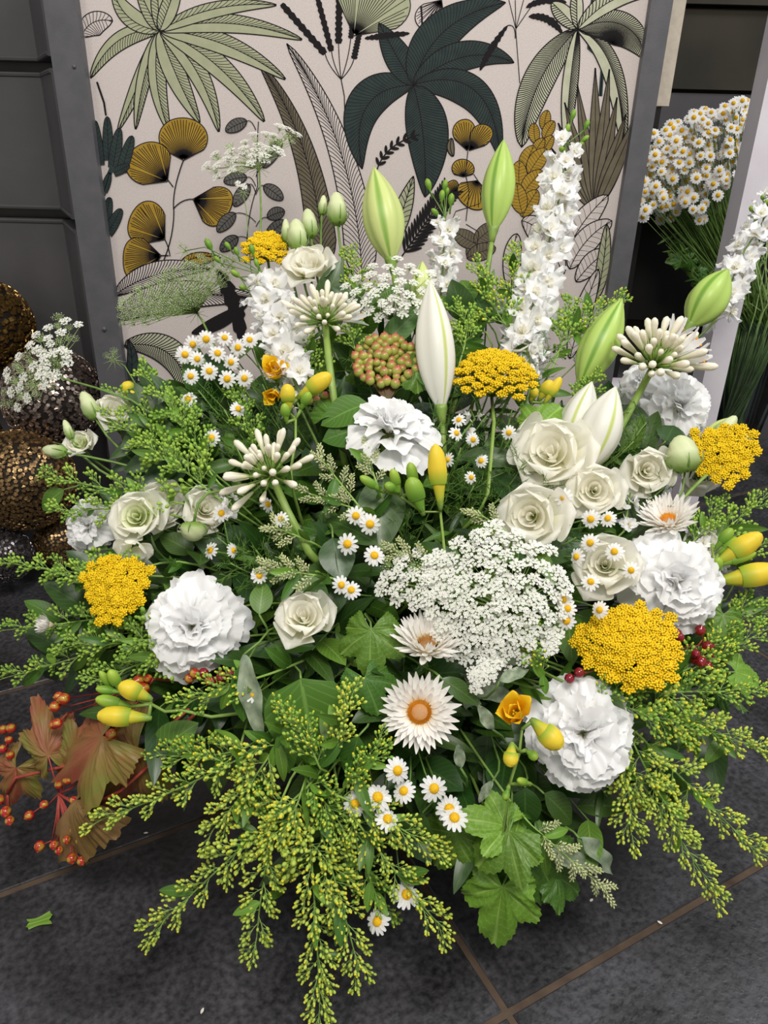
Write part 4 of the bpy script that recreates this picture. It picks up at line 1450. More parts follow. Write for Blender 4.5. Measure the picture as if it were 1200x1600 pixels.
delph([(884, 226), (878, 290), (860, 370), (838, 450), (822, 530), (815, 570)], 78, 46, 'tallest white delphinium spike at the upper right in front of the panel', .03, [(893, 188), (913, 203), (885, 210), (900, 232), (880, 236), (908, 222)])
delph([(696, 340), (694, 380), (692, 420), (688, 470)], 56, 20, 'short white delphinium spike right of the tallest lily bud', .08, [(694, 298), (672, 298), (690, 315), (704, 322), (686, 338), (698, 306)])
delph([(412, 430), (425, 480), (440, 530), (452, 575), (462, 600)], 84, 26, 'white delphinium at the upper left with green tip buds', .01, [(331, 391), (345, 411), (372, 400), (375, 433), (403, 418), (384, 452), (396, 398), (360, 390)])
delph([(1215, 300), (1190, 350), (1158, 400), (1140, 450), (1118, 500)], 66, 30, 'white delphinium leaning in from the right edge', .14, [(1192, 312), (1205, 335), (1178, 330), (1182, 345), (1200, 320)])
delph([(735, 640), (742, 655), (728, 672)], 34, 4, 'few white delphinium florets right of the big white lily bud', .02, [])
delph([(352, 770), (362, 790), (350, 810)], 38, 5, 'few white delphinium florets left of the drooping agapanthus', .01, [])
delph([(1110, 838), (1085, 850), (1140, 890), (1150, 905)], 46, 9, 'white delphinium florets behind the freesia sprig at the right', .03, [])
delph([(818, 515), (826, 560), (828, 605)], 46, 9, 'low white delphinium florets beside the domed yarrow', .02, [])
delph([(470, 585), (455, 610), (470, 640)], 42, 6, 'white delphinium florets behind the yellow freesia bloom', .025, [])
delph([(985, 770), (975, 830)], 40, 5, 'white delphinium florets beside the right strawflower', .03, [])
delph([(560, 975), (590, 985)], 24, 2, 'tiny white florets left of the side-facing strawflower', .03, [])

# ---------------------------------------------------------------- lace flowers (ammi)
UM = []
for i in range(4):
    rr = random.Random(40 + i)
    mb = MB()
    n = 32
    for k in range(n):
        r = .0092 * sqrt((k + .5) / n); a = k * 2.39996 + rr.uniform(-.3, .3)
        c = Vector((r * cos(a), r * sin(a), .009 - 30 * r * r + rr.uniform(-.0006, .0006)))
        mb.add([(0, 0, 0), (.0003, 0, 0), c + Vector((.0002, 0, 0)), c], [(0, 1, 2, 3)], None, 'umbel_green')
        s = .0019 * rr.uniform(.8, 1.25)
        for q in range(5):
            b = 2 * pi * q / 5 + k
            tl = rr.uniform(.1, .8) * .0006
            mb.add([c, c + Vector((s * cos(b - .5) * .75, s * sin(b - .5) * .75, tl)), c + Vector((s * cos(b), s * sin(b), tl + .0002)), c + Vector((s * cos(b + .5) * .75, s * sin(b + .5) * .75, tl))], [(0, 1, 2, 3)], None, 'floret_white')
        mb.add([c + Vector((.0003, 0, .0003)), c + Vector((-.0002, .0003, .0003)), c + Vector((-.0002, -.0003, .0003)), c + Vector((0, 0, .0008))], [(0, 1, 3), (1, 2, 3), (2, 0, 3)], None, 'floret_white')
    UM.append(mb.mesh('umbellet'))
UG = []
for i in range(3):
    rr = random.Random(50 + i)
    mb = MB()
    n = 30
    for k in range(n):
        r = .0095 * sqrt((k + .5) / n); a = k * 2.39996
        c = Vector((r * cos(a), r * sin(a), .010 - 25 * r * r + rr.uniform(-.001, .001)))
        mb.add([(0, 0, 0), (.0004, 0, 0), c + Vector((.0003, 0, 0)), c], [(0, 1, 2, 3)], None, 'umbel_green')
        s = .0008
        mb.add([c + Vector((s, 0, 0)), c + Vector((0, s, 0)), c + Vector((-s, 0, 0)), c + Vector((0, -s, 0)), c + Vector((0, 0, s * 1.3)), c - Vector((0, 0, s))], [(0, 1, 4), (1, 2, 4), (2, 3, 4), (3, 0, 4), (1, 0, 5), (2, 1, 5), (3, 2, 5), (0, 3, 5)], None, 'umbel_green' if k % 3 else 'floret_white')
    UG.append(mb.mesh('umbellet'))


def ammi(cx, cy, nodex, nodey, rx, ry, ang, nx, ny, n, label, dz=0, green=0, us=1.0, dome=.25, way=None, stemr=.0014, half=0, node_dz=.035):
    """umbel: umbellets spread on an oval of photo radii rx, ry around cx, cy, rays from the node"""
    z = ZS(cx, cy) + dz
    p = P(cx, cy, z)
    nd = P(nodex, nodey, z + node_dz)
    o = root('lace_flower', foam(), label, 'lace flower', 'white lace flowers')
    d = face(p, nx, ny)
    rays = MB()
    ca, sa = cos(radians(ang)), sin(radians(ang))
    M3 = MC
    for i in range(n):
        t = (i + .5) / n
        r = sqrt(t) * U(.96, 1.04)
        a = i * 2.39996
        ex, ey = r * rx * cos(a), r * ry * sin(a)
        x, y = cx + ex * ca - ey * sa, cy - (ex * sa + ey * ca)
        q = P(x, y, z + dome * (r * r - .5) * rx * z / F * .8 + U(-.003, .003))
        me = R_.choice(UG if (green and R_.random() < green) else UM)
        dd = (d * 1.0 + (q - nd).normalized() * .7).normalized()
        s = us * U(.8, 1.15)
        ob('umbellet', me, o, frame(q - dd * .008 * s, dd, U(0, 6), s))
        e = q - dd * .008 * s
        mid = (nd + e) / 2 + (p - nd) * .12
        rays.add(*tube([nd, mid, e], .0006, .0004, 4), 'umbel_green')
    for k in range(8):
        a = k * .785
        rays.add(*tube([nd, nd - d * .006 + frame(nd, d).to_3x3() @ Vector((cos(a), sin(a), -.2)) * .016], .0005, .0002, 4), 'umbel_green')
    ob('rays', rays.mesh('rays'), o)
    if way:
        pts = [nd] + [S(*w_) for w_ in way]
        tail = bez(pts[-1], pts[-1] + (pts[-1] - pts[-2]).normalized() * .06, foam(), foam(), 7)
        ob('stem', one('stem', tube(pts + tail[1:], stemr, stemr * 1.3, 6)), o)
    else:
        stem_to(o, nd, (p - nd).normalized(), stemr)
    return o


ammi(775, 935, 800, 960, 112, 118, -35, .15, .35, 74, 'largest white lace flower in the middle right, full and dense', -.025, us=1.05)
ammi(655, 905, 690, 930, 64, 48, 0, -.1, .4, 26, 'smaller white lace flower touching the left of the largest one', -.01, us=.9, green=.2)
ammi(612, 452, 612, 500, 78, 48, 5, 0, .75, 34, 'airy white lace flower between the lily buds at the top', .0, us=.9)
ammi(392, 236, 405, 262, 84, 26, 22, .0, .85, 38, 'white and green lace flower on the tall thin stem at the upper left', .06, green=.35, us=.95, way=[(408, 330, .06), (404, 440, .05)], node_dz=.01, dome=.1)
ammi(276, 452, 308, 489, 104, 36, 26, 0, .7, 115, 'wide feathery green lace flower before the panel at the left', .05, green=1, us=.85, way=[(318, 505, .05), (345, 560, .05)], dome=.05)
ammi(62, 566, 88, 582, 90, 38, 52, -.5, .5, 52, 'white lace flower at the far left in front of the pewter ball', .0, green=.35, us=.85, way=[(100, 592, 0), (150, 606, 0), (205, 625, .01)], dome=.1)
ammi(286, 386, 290, 392, 10, 8, 0, 0, .5, 3, 'tiny green lace umbel alone before the ochre print leaves', .06, green=1, us=.6, way=[(320, 386, .06), (350, 400, .06), (380, 440, .05)], stemr=.0007)
ammi(173, 556, 178, 562, 14, 8, 20, 0, .5, 4, 'tiny green lace umbel left above the goldenrod', .03, green=1, us=.6, way=[(195, 572, .03), (212, 600, .03)], stemr=.0008)
ammi(377, 291, 380, 300, 8, 7, 0, 0, .5, 2, 'tiny white lace umbel beside the tall thin stem', .06, us=.6, way=[(385, 330, .06), (392, 420, .05)], stemr=.0006)
ammi(860, 1000, 858, 1012, 18, 14, 0, 0, .3, 4, 'small white lace umbel below the largest lace flower', -.01, us=.8)
ammi(755, 1052, 760, 1040, 30, 16, 60, 0, .1, 7, 'drooping white lace umbel below the strawflower side', -.005, us=.85)

# ---------------------------------------------------------------- goldenrod
def gr_branch(name, seed, green, tip, L_=.032, n=13, yfrac=.4):
    rr = random.Random(seed)
    mb = MB()
    ax = [Vector((0, L_ * t, L_ * .22 * sin(t * 2.2) - L_ * .10 * t * t)) for t in [i / 8 for i in range(9)]]
    mb.add(*tube(ax, .0008, .0004, 5), 'goldenrod_stem')
    for i in range(n):
        t = .10 + .90 * (i + .5) / n
        q = t * 8
        k = min(int(q), 7)
        c = ax[k].lerp(ax[k + 1], q - k)
        az = i * 2.39996 + rr.uniform(-.3, .3)
        out = Vector((cos(az) * .75, .85, sin(az) * .6 + .45)).normalized()
        pl_ = .0092 * (1.2 - .5 * t) * rr.uniform(.7, 1.25)
        e = c + out * pl_
        mb.add(*tube([c, c + out * pl_ * .5 - Vector((0, 0, .0005)), e], .0004, .0005, 3), 'goldenrod_stem')
        r = .0023 * rr.uniform(.75, 1.15)
        prof = [(r * .3, 0), (r * .8, r * .5), (r * 1.0, r * 1.3), (r * .8, r * 2.1), (r * .35, r * 2.5)]
        M = frameY(e, out + Vector((0, .35, .1)), Vector((.2, .1, 1)))
        mb.add(*lathe(prof, 7), green, M)
        if rr.random() < yfrac:
            mb.add(*lathe([(r * .68, r * 2.1), (r * .74, r * 2.8), (r * .45, r * 3.2), (r * .1, r * 3.0)], 6), tip, M)
    return mb.mesh(name)


GB = {
    'g': [gr_branch('branchlet', 200 + i, 'goldenrod_green', 'goldenrod_lime', .033, 13, .1) for i in range(5)],
    'm': [gr_branch('branchlet', 210 + i, 'goldenrod_green', 'goldenrod_yellow', .033, 12, .35) for i in range(4)],
    'y': [gr_branch('branchlet', 220 + i, 'goldenrod_lime', 'goldenrod_yellow', .033, 12, .5) for i in range(5)],
}
PB = []
for sd in range(4):
    rr = random.Random(300 + sd)
    mb = MB()
    mb.add(*tube([(0, 0, 0), (0, .034, .002)], .0009, .0005, 5), 'privet_bud')
    for i in range(30):
        t = (i + .5) / 30
        az = i * 2.39996
        out = Vector((cos(az), .9, sin(az))).normalized()
        c = Vector((0, .004 + .031 * t, .001))
        e = c + out * .0055 * (1.25 - t) * rr.uniform(.7, 1.2)
        mb.add(*tube([c, e], .0003, .0003, 3), 'privet_bud')
        mb.add(*lathe([(.0004, 0), (.0012, .0012), (.0013, .003), (.0007, .0048)], 6), 'privet_bud', frameY(e, out, Vector((.1, .2, 1))))
    PB.append(mb.mesh('branchlet'))
GL = [leafm('leaf_mid', .034, .0045, .5, .25), leafm('leaf_mid', .028, .0040, -.3, .25), leafm('leaf_light', .024, .004, .3, .3)]


def goldenrod(bx, by, tx, ty, wpx, n, kind, label, dz=0, dzt=None, bow=0, leaves=5, cat='goldenrod', sc_=1.0, meshes=None):
    """sprig: base px, tip px, half width of the plume in px, bow = sideways bend px"""
    dzt = dz if dzt is None else dzt
    a, b = S(bx, by, dz), S(tx, ty, dzt)
    dx, dy = tx - bx, ty - by
    l = math.hypot(dx, dy)
    cx, cy = (bx + tx) / 2 - dy / l * bow, (by + ty) / 2 + dx / l * bow
    c = S(cx, cy, (dz + dzt) / 2 - .012)
    pts = [(a * (1 - t) ** 2 + c * 2 * t * (1 - t) + b * t * t) for t in [i / 12 for i in range(13)]]
    fo = foam()
    pre = bez(fo, fo + (a - fo) * .4 + Vector((0, 0, .05)), a - (pts[1] - pts[0]).normalized() * .05, a, 8)
    o = root(cat, fo, label, cat.replace('_', ' '), None)
    ob('stem', one('goldenrod_stem', tube(pre[:-1] + pts, .0017, .0007, 6)), o)
    z = ZS((bx + tx) / 2, (by + ty) / 2)
    W = wpx * z / F
    meshes = meshes or GB[kind]
    for i in range(n):
        t = (i + .5) / n
        t = .06 + .94 * t
        q = min(t * 12, 11.999)
        k = int(q)
        p = pts[k].lerp(pts[k + 1], q - k)
        tg = (pts[k + 1] - pts[k]).normalized()
        az = i * 2.39996 + U(-.4, .4)
        x = tg.orthogonal().normalized(); y = tg.cross(x)
        out = x * cos(az) + y * sin(az)
        fw_ = (CAM - p).normalized()
        if out.dot(fw_) < -.3:
            out = (out + fw_ * .6).normalized()
        L_ = W * (1.05 - .62 * t) * U(.8, 1.15)
        d = (tg * (.75 + .5 * t) + out * (1.05 - .6 * t)).normalized()
        ob('branchlet', R_.choice(meshes), o, frameY(p, d, Vector((0, 0, 1)) + fw_ * .4, min(1.5, max(.72, L_ / .032)) * sc_))
    for i in range(leaves):
        t = U(0, .75)
        q = t * 12; k = int(q)
        p = pts[k].lerp(pts[k + 1], q - k)
        tg = (pts[k + 1] - pts[k]).normalized()
        out = Vector((U(-1, 1), U(-1, 1), U(-1, 1))).normalized()
        ob('leaf', R_.choice(GL), o, frameY(p, tg * .8 + out, (CAM - p) + out * .3, U(.8, 1.35)))
    for i in range(6):
        q = U(2, 7.9); k = int(q)
        p = pre[k].lerp(pre[k + 1], q - k)
        out = Vector((U(-1, 1), U(-1, 1), U(-.5, 1))).normalized()
        ob('leaf', R_.choice(GL), o, frameY(p, (a - fo).normalized() * .6 + out, out.cross(a - fo), U(.9, 1.5)))
    return o


G = [
    # upper left green mass
    (300, 700, 225, 585, 46, 14, 'g', 'green goldenrod plume standing left of the chamomile cluster', .012),
    (290, 720, 165, 650, 44, 13, 'g', 'green goldenrod plume behind the pale blooms at the left', .02),
    (330, 740, 290, 640, 42, 12, 'g', 'green goldenrod plume below the left chamomile cluster', .015),
    (400, 720, 365, 610, 36, 11, 'g', 'fine green goldenrod plume between the chamomile and yellow freesia', .03),
    (330, 770, 230, 700, 46, 14, 'g', 'dense green goldenrod plume above the white blooms at the left', .0),
    (300, 790, 75, 745, 40, 16, 'g', 'long green goldenrod plume reaching left over the bronze ball', .01),
    (250, 800, 95, 800, 34, 13, 'g', 'green goldenrod plume curling down at the left edge of the bouquet', .012),
    (270, 700, 180, 615, 30, 9, 'g', 'green goldenrod tip just below the tiny yellow freesia', .03),
    (250, 880, 105, 900, 30, 12, 'g', 'green goldenrod plume between the dark ball and leftmost yarrow', .01),
    (240, 900, 15, 880, 46, 17, 'g', 'green goldenrod plume at the far left above the side strawflower', .03),
    (260, 950, 5, 985, 46, 17, 'g', 'green goldenrod plume at the far left behind the side strawflower', .04),
    (260, 980, 5, 1060, 44, 17, 'g', 'lowest green goldenrod plume at the far left over the floor', .04),
    (290, 990, 110, 1010, 44, 14, 'g', 'green goldenrod plume below the leftmost yarrow', .015),
    (300, 1010, 150, 1065, 40, 13, 'g', 'green goldenrod plume above the freesia buds at the left', .015),
    (320, 960, 190, 990, 30, 9, 'm', 'short goldenrod plume left of the large left carnation', .03),
    # lower left / front
    (400, 1060, 290, 1100, 36, 10, 'm', 'green goldenrod plume right of the left freesia buds', .0),
    (420, 1160, 155, 1282, 46, 22, 'y', 'lime goldenrod plume reaching left over the floor joint', .0, -.0),
    (380, 1170, 260, 1180, 40, 12, 'm', 'green goldenrod plume right of the reddish leaves', .01),
    (480, 1230, 238, 1455, 50, 26, 'y', 'lime yellow goldenrod plume hanging to the lower left', -.005, -.02),
    (440, 1250, 400, 1480, 40, 20, 'y', 'yellow flowering goldenrod plume hanging straight down', -.015, -.02),
    (480, 1270, 500, 1592, 48, 28, 'y', 'longest goldenrod plume hanging to the bottom edge of the photo', -.01, -.012),
    (490, 1260, 560, 1512, 42, 22, 'y', 'goldenrod plume hanging right of the longest one', -.005, -.015),
    (540, 1260, 688, 1448, 36, 17, 'y', 'goldenrod plume hanging below the last front chamomile', .0, -.01),
    (520, 1240, 680, 1332, 36, 16, 'y', 'goldenrod plume pointing right below the front chamomile group', -.008),
    (470, 1240, 420, 1320, 42, 14, 'y', 'bright yellow goldenrod plume in the lower left centre', -.02),
    (440, 1150, 330, 1300, 44, 16, 'y', 'lime goldenrod plume above the hanging lower left one', -.005),
    (520, 1180, 548, 1092, 30, 9, 'y', 'goldenrod tip over the heart shaped leaf', -.012),
    (500, 1200, 450, 1120, 38, 12, 'm', 'goldenrod plume standing on the heart shaped leaf', -.012),
    (530, 1240, 590, 1170, 34, 9, 'm', 'green goldenrod left of the orange-centred strawflower', .0),
    (480, 1220, 540, 1300, 40, 14, 'm', 'goldenrod plume left of the front chamomile group', .0),
    (380, 1190, 430, 1280, 38, 12, 'm', 'goldenrod plume in the lower left centre under green leaves', .01),
    (560, 1330, 600, 1430, 30, 10, 'm', 'small goldenrod plume beside the lowest chamomile', .015),
    # right side
    (960, 1170, 1115, 1395, 40, 22, 'y', 'yellow goldenrod plume hanging over the grout line at the right', .02, -.0),
    (1000, 1150, 1188, 1335, 44, 20, 'y', 'yellow goldenrod plume at the lower right edge', .02, .0),
    (980, 1140, 1060, 1290, 42, 16, 'y', 'goldenrod plume right of the low right carnation', .01),
    (1000, 1100, 1205, 1180, 46, 20, 'y', 'goldenrod plume reaching the right edge at mid height', .015),
    (1000, 1080, 1190, 1080, 44, 17, 'm', 'goldenrod plume below the dark red berries', .015),
    (1040, 1060, 1195, 985, 42, 15, 'm', 'goldenrod plume at the right edge beside the lobed leaf', .02),
    (1060, 1050, 1160, 950, 36, 11, 'm', 'short goldenrod plume right of the dark red berries', .02),
    (960, 1100, 1080, 1150, 44, 14, 'm', 'goldenrod plume right above the low right carnation', .005),
    (930, 1100, 1010, 1060, 34, 10, 'm', 'goldenrod below the largest flat yarrow', .01),
    (980, 1200, 985, 1300, 30, 11, 'y', 'small goldenrod plume below the low right carnation', .02),
    (1100, 860, 1200, 775, 40, 13, 'g', 'green goldenrod plume over the tiles right of the right strawflower', .03),
    (1080, 850, 1120, 790, 36, 10, 'g', 'green goldenrod between the right strawflower and the floor', .025),
    (1120, 900, 1195, 850, 30, 8, 'g', 'green goldenrod behind the right yellow freesia bud', .03),
    (1130, 960, 1200, 960, 28, 8, 'g', 'green goldenrod tip at the right edge below the cut freesia', .03),
    (850, 1060, 830, 1000, 32, 9, 'm', 'goldenrod tuft between the large lace flower and flat yarrow', .01),
    # top
    (880, 540, 965, 470, 30, 13, 'm', 'goldenrod plume pointing right before the panel edge', .03),
    (870, 560, 890, 480, 40, 13, 'g', 'goldenrod plume right of the tallest delphinium', .04),
    (800, 520, 745, 425, 40, 14, 'm', 'goldenrod plume between the short and tall delphiniums', .04),
    (800, 480, 800, 400, 36, 12, 'm', 'goldenrod plume below the upright green lily bud', .05),
    (560, 470, 545, 400, 34, 10, 'm', 'goldenrod tip left of the tallest lily bud', .05),
    (490, 600, 480, 540, 34, 9, 'g', 'green goldenrod behind the yellow freesia', .035),
    (560, 560, 545, 500, 34, 9, 'g', 'green goldenrod between the agapanthus stem and berries', .03),
    (720, 560, 730, 500, 30, 9, 'g', 'green goldenrod right of the big white lily bud', .03),
    (900, 640, 930, 590, 30, 8, 'g', 'green goldenrod behind the right lily buds', .03),
    (760, 520, 700, 480, 26, 7, 'g', 'green goldenrod tip beside the white delphinium base', .05),
    (460, 540, 420, 460, 26, 8, 'g', 'green goldenrod behind the left delphinium', .05),
]
for g_ in G:
    a = list(g_)
    goldenrod(*a[:9 - 1], dz=a[8] if len(a) > 8 else 0, dzt=a[9] if len(a) > 9 else None, bow=U(-14, 14))
for (bx, by, tx, ty, w_, n, lb, dz) in [
    (560, 790, 500, 715, 34, 9, 'cream green privet bud sprig right of the drooping agapanthus', .0),
    (590, 760, 570, 700, 26, 7, 'cream green privet bud sprig left of the tall yellow freesia bud', .0),
    (570, 800, 480, 770, 30, 7, 'cream green privet bud sprig above the two middle daisies', .0),
    (500, 900, 420, 888, 36, 10, 'cream green privet bud sprig above the single lisianthus', -.008),
    (470, 840, 425, 822, 28, 6, 'cream green privet bud sprig beside the drooping agapanthus stem', .0),
    (680, 880, 615, 860, 30, 8, 'cream green privet bud sprig left of the large lace flower', -.005),
    (830, 1290, 945, 1390, 30, 14, 'privet bud sprig hanging over the floor below the low right carnation', -.01),
    (790, 830, 745, 800, 26, 5, 'privet bud sprig above the large lace flower', .0)]:
    goldenrod(bx, by, tx, ty, w_, n, 'g', lb, dz=dz, leaves=2, cat='privet_sprig', meshes=PB, sc_=.9)

# ---------------------------------------------------------------- leaves
V1 = lobed('leaf_light', .048, ser=.075, nser=44, lobes=((90, 1, 38), (32, .74, 30), (148, .74, 30), (-14, .5, 26), (194, .5, 26)), base=.46)
V2 = lobed('leaf_mid', .048, ser=.075, nser=44, cup=.25)
V3 = lobed('leaf_red', .05, lobes=((90, 1, 34), (38, .82, 28), (142, .82, 28), (-10, .5, 26), (190, .5, 26)), ser=.11, nser=40, cup=.3, rag=.10, base=.46)
V4 = lobed('leaf_dry', .045, lobes=((90, 1, 22), (40, .6, 20), (140, .6, 20)), ser=.12, nser=26, cup=.6, rag=.2)
LD = [leafm('leaf_dark', .075, .017, .35, .18, .0008), leafm('leaf_dark', .060, .019, .2, .15, .001), leafm('leaf_dark', .085, .012, .5, .2)]
LM = [leafm('leaf_mid', .070, .016, .3, .2), leafm('leaf_mid', .055, .010, .5, .25)]
LG_ = [leafm('leaf_grey', .050, .010, .3, .3, .0024, nu=16), leafm('leaf_grey', .040, .009, -.2, .3, .0022, nu=16)]
LH = leafm('leaf_mid', .085, .034, .25, .12, .0006, sk=.55, nu=12, nv=6)
LN = [leafm('leaf_mid', .045, .0035, .6, .3), leafm('leaf_dark', .055, .0045, .5, .3)]


def bigleaf(bx, by, tx, ty, me, L0, label, dz=0, dzt=0, nx=0, ny=.3, wide=1.0, cat='leaf', stemm='stem', nm='leaf_stem', group=None, sx=None, sy=None):
    a, b = S(bx, by, dz), S(tx, ty, dz + dzt)
    o = root('leaf_sprig', foam(), label, cat, group)
    s = (b - a).length / L0
    M = frameY(a, b - a, face((a + b) / 2, nx, ny)) @ Matrix.Diagonal((s * wide, s, s, 1))
    ob('leaf_blade', me, o, M)
    if sx:
        pts = [a, S((bx + sx) / 2 + 4, (by + sy) / 2, dz + .01), S(sx, sy, dz + .03)]
        tail = bez(pts[-1], pts[-1] + (pts[-1] - pts[-2]).normalized() * .05, foam(), foam(), 6)
        ob(nm, one(stemm, tube(pts + tail[1:], .0012, .0014, 6)), o)
    else:
        stem_to(o, a, (b - a).normalized(), .0012, stemm, .06, name=nm)
    return o


BL = [
    (785, 1386, 768, 1494, V1, .050, 'bright green lobed leaf lying lowest over the floor at the front', -.01, 0, 0, .2, .86, 800, 1330),
    (795, 1300, 745, 1345, V2, .040, 'green lobed leaf above the lowest bright one, left of the hanging stem', -.02, 0, -.2, .3, 1.4, 800, 1260),
    (790, 1290, 715, 1275, V1, .046, 'large green lobed leaf left of the hanging freesia stem', -.012, 0, 0, .2, 1.0, 800, 1240),
    (800, 1320, 845, 1325, V1, .036, 'light green lobed leaf right of the hanging stem', -.012, 0, .1, .3, 1.4, 795, 1280),
    (840, 1345, 882, 1418, V2, .046, 'darker lobed leaf right of the lowest bright one', .01, 0, 0, .3, 1.2, 820, 1290),
    (870, 1370, 905, 1390, V2, .036, 'small dark lobed leaf below the privet sprig', .02, 0, 0, .3, 1.2, 830, 1300),
    (710, 1300, 672, 1365, V2, .05, 'dark lobed leaf right of the front goldenrod', .02, 0, 0, .2, 1.2, 720, 1260),
    (740, 1330, 720, 1400, V2, .05, 'dark lobed leaf behind the lowest bright one', .02, 0, 0, .2, 1.2, 760, 1280),
    (580, 985, 575, 1060, V2, .046, 'dark green jagged leaf left of the strawflowers', .01, 0, -.2, .1, 1.1, 570, 960),
    (570, 1060, 590, 1110, V2, .04, 'dark jagged leaf just left of the orange-centred strawflower', .01, 0, 0, .1, 1.2, 580, 1020),
    (520, 650, 545, 620, V2, .04, 'broad green leaf above the central carnation at left', .01, 0, -.1, .6, 1.5, 590, 680),
    (575, 630, 498, 655, LM[0], .070, 'broad green leaf pointing left below the berries', .0, 0, 0, .6, 1.5, 600, 650),
    (585, 665, 500, 680, LM[0], .070, 'second broad green leaf behind the central carnation', .008, 0, 0, .5, 1.5, 600, 690),
    (648, 575, 708, 560, V2, .045, 'green lobed leaf right of the berries over the white lily bud', -.01, 0, 0, .5, 1.0, 620, 600),
    (650, 590, 712, 592, LM[0], .070, 'green leaf right of the berries crossing the lily bud', -.005, 0, 0, .5, 1.3, 620, 610),
    (640, 570, 655, 535, V2, .045, 'green lobed leaf above the right of the berries', .0, 0, 0, .4, 1.1, 620, 600),
    (470, 1060, 500, 1230, LH, .085, 'large heart shaped green leaf left of the centre', .005, 0, -.1, .3, .95, 460, 1040),
    (382, 1022, 402, 1160, LG_[0], .050, 'long grey green leaf hanging right of the large left carnation', -.02, 0, -.3, .2, .62, 420, 985),
    (375, 1040, 385, 1130, LM[0], .070, 'green leaf hanging beside the grey green one', -.01, 0, .2, .1, 1.0, 400, 1010),
    (600, 740, 592, 860, LD[1], .060, 'dark glossy leaf hanging below the central carnation', .01, 0, 0, .2, .85, 600, 720),
    (590, 850, 505, 795, LD[0], .075, 'dark glossy leaf pointing left above the middle daisies', .01, 0, 0, .5, 1.0, 620, 870),
    (600, 830, 560, 760, LD[1], .060, 'dark leaf standing among the green freesia buds', .02, 0, 0, .3, 1.0, 620, 870),
    (720, 890, 650, 840, LD[0], .075, 'dark leaf behind the stem of the tall yellow freesia', .015, 0, 0, .3, .9, 740, 920),
    (520, 840, 535, 905, LD[1], .060, 'dark leaf behind the pair of touching daisies', .01, 0, 0, .3, 1.2, 510, 810),
    (470, 900, 510, 960, LM[0], .070, 'green leaf right of the single lisianthus', .01, 0, 0, .3, 1.4, 460, 880),
    (405, 960, 412, 905, LM[0], .070, 'green leaf left of the single lisianthus', .0, 0, 0, .2, 1.4, 420, 1000),
    (690, 1060, 755, 1100, LD[0], .075, 'dark leaf right of the orange-centred strawflower', .005, 0, 0, .3, .9, 660, 1040),
    (770, 1220, 745, 1255, LG_[0], .05, 'grey variegated leaf below the yellow freesia bloom', -.005, 0, 0, .3, .85, 780, 1190),
    (720, 1200, 715, 1160, LG_[1], .04, 'grey variegated leaf right of the strawflower', .0, 0, 0, .3, .95, 730, 1230),
    (780, 1065, 830, 1040, LG_[0], .05, 'grey variegated leaf below the small lace umbel', .0, 0, 0, .3, .85, 760, 1090),
    (770, 1140, 745, 1100, LG_[1], .04, 'grey variegated leaf left of the open yellow freesia', .0, 0, 0, .3, .95, 790, 1160),
    (905, 1310, 978, 1368, LG_[0], .05, 'grey green leaf pointing right over the tile below the carnation', .0, 0, 0, .4, .7, 880, 1290),
    (860, 1330, 920, 1360, LG_[1], .04, 'pale grey green leaf under the privet sprig', .005, 0, 0, .4, .95, 830, 1310),
    (850, 1240, 910, 1290, LD[0], .075, 'dark glossy leaf below the low right carnation', .02, 0, .1, .3, 1.1, 820, 1220),
    (820, 1230, 822, 1300, LD[1], .06, 'dark leaf behind the hanging freesia stem', .02, 0, .1, .3, 1.1, 820, 1200),
    (1130, 960, 1120, 1010, V2, .045, 'green lobed leaf right of the right carnation', .01, 0, .3, .2, 1.1, 1100, 940),
    (1150, 1050, 1185, 1060, V1, .04, 'light lobed leaf at the right edge among goldenrod', .01, 0, .2, .4, 1.2, 1110, 1050),
    (1140, 1150, 1100, 1190, LM[0], .070, 'green leaf hanging at the lower right goldenrod', .02, 0, 0, .3, .9, 1120, 1120),
    (1060, 1170, 1095, 1110, LM[0], .070, 'green leaf standing in the right goldenrod', .01, 0, 0, .3, .8, 1040, 1190),
    (740, 470, 720, 430, LM[0], .070, 'green leaf right of the short delphinium', .05, 0, .2, .2, 1.3, 760, 500),
    (760, 500, 735, 440, LD[1], .06, 'dark leaf curled below the upright green lily bud', .05, 0, .2, .2, 1.1, 780, 540),
    (845, 665, 875, 635, V1, .04, 'light green toothed leaf right of the domed yarrow', .02, 0, 0, .4, 1.3, 830, 690),
    (1040, 690, 1055, 660, LD[1], .06, 'dark leaf below the right upper carnation', .05, 0, 0, .3, 1.4, 1020, 700),
    (100, 765, 52, 797, LM[1], .055, 'pointed green leaf at the far left over the bronze ball', .02, 0, 0, .4, 1.4, 130, 755),
    (160, 950, 150, 1040, LN[0], .045, 'narrow green leaf at the left below the yarrow', .01, 0, 0, .3, 1.5, 170, 940),
    (240, 1180, 300, 1130, LM[0], .07, 'dull green leaf above the reddish leaves', .015, 0, 0, .3, 1.4, 330, 1150),
    (560, 1150, 540, 1220, LM[0], .07, 'green leaf left of the front daisies', .0, 0, 0, .3, 1.2, 580, 1120),
    (440, 1140, 455, 1215, LM[0], .07, 'green leaf in the left goldenrod mass', -.005, 0, 0, .3, 1.0, 430, 1110),
    (660, 1270, 640, 1330, LD[1], .06, 'dark leaf below the right front daisy', .02, 0, 0, .3, 1.2, 680, 1240),
]
for q in BL:
    bigleaf(*q[:4], q[4], q[5], q[6], q[7], q[8], q[9], q[10], q[11], sx=q[12], sy=q[13])

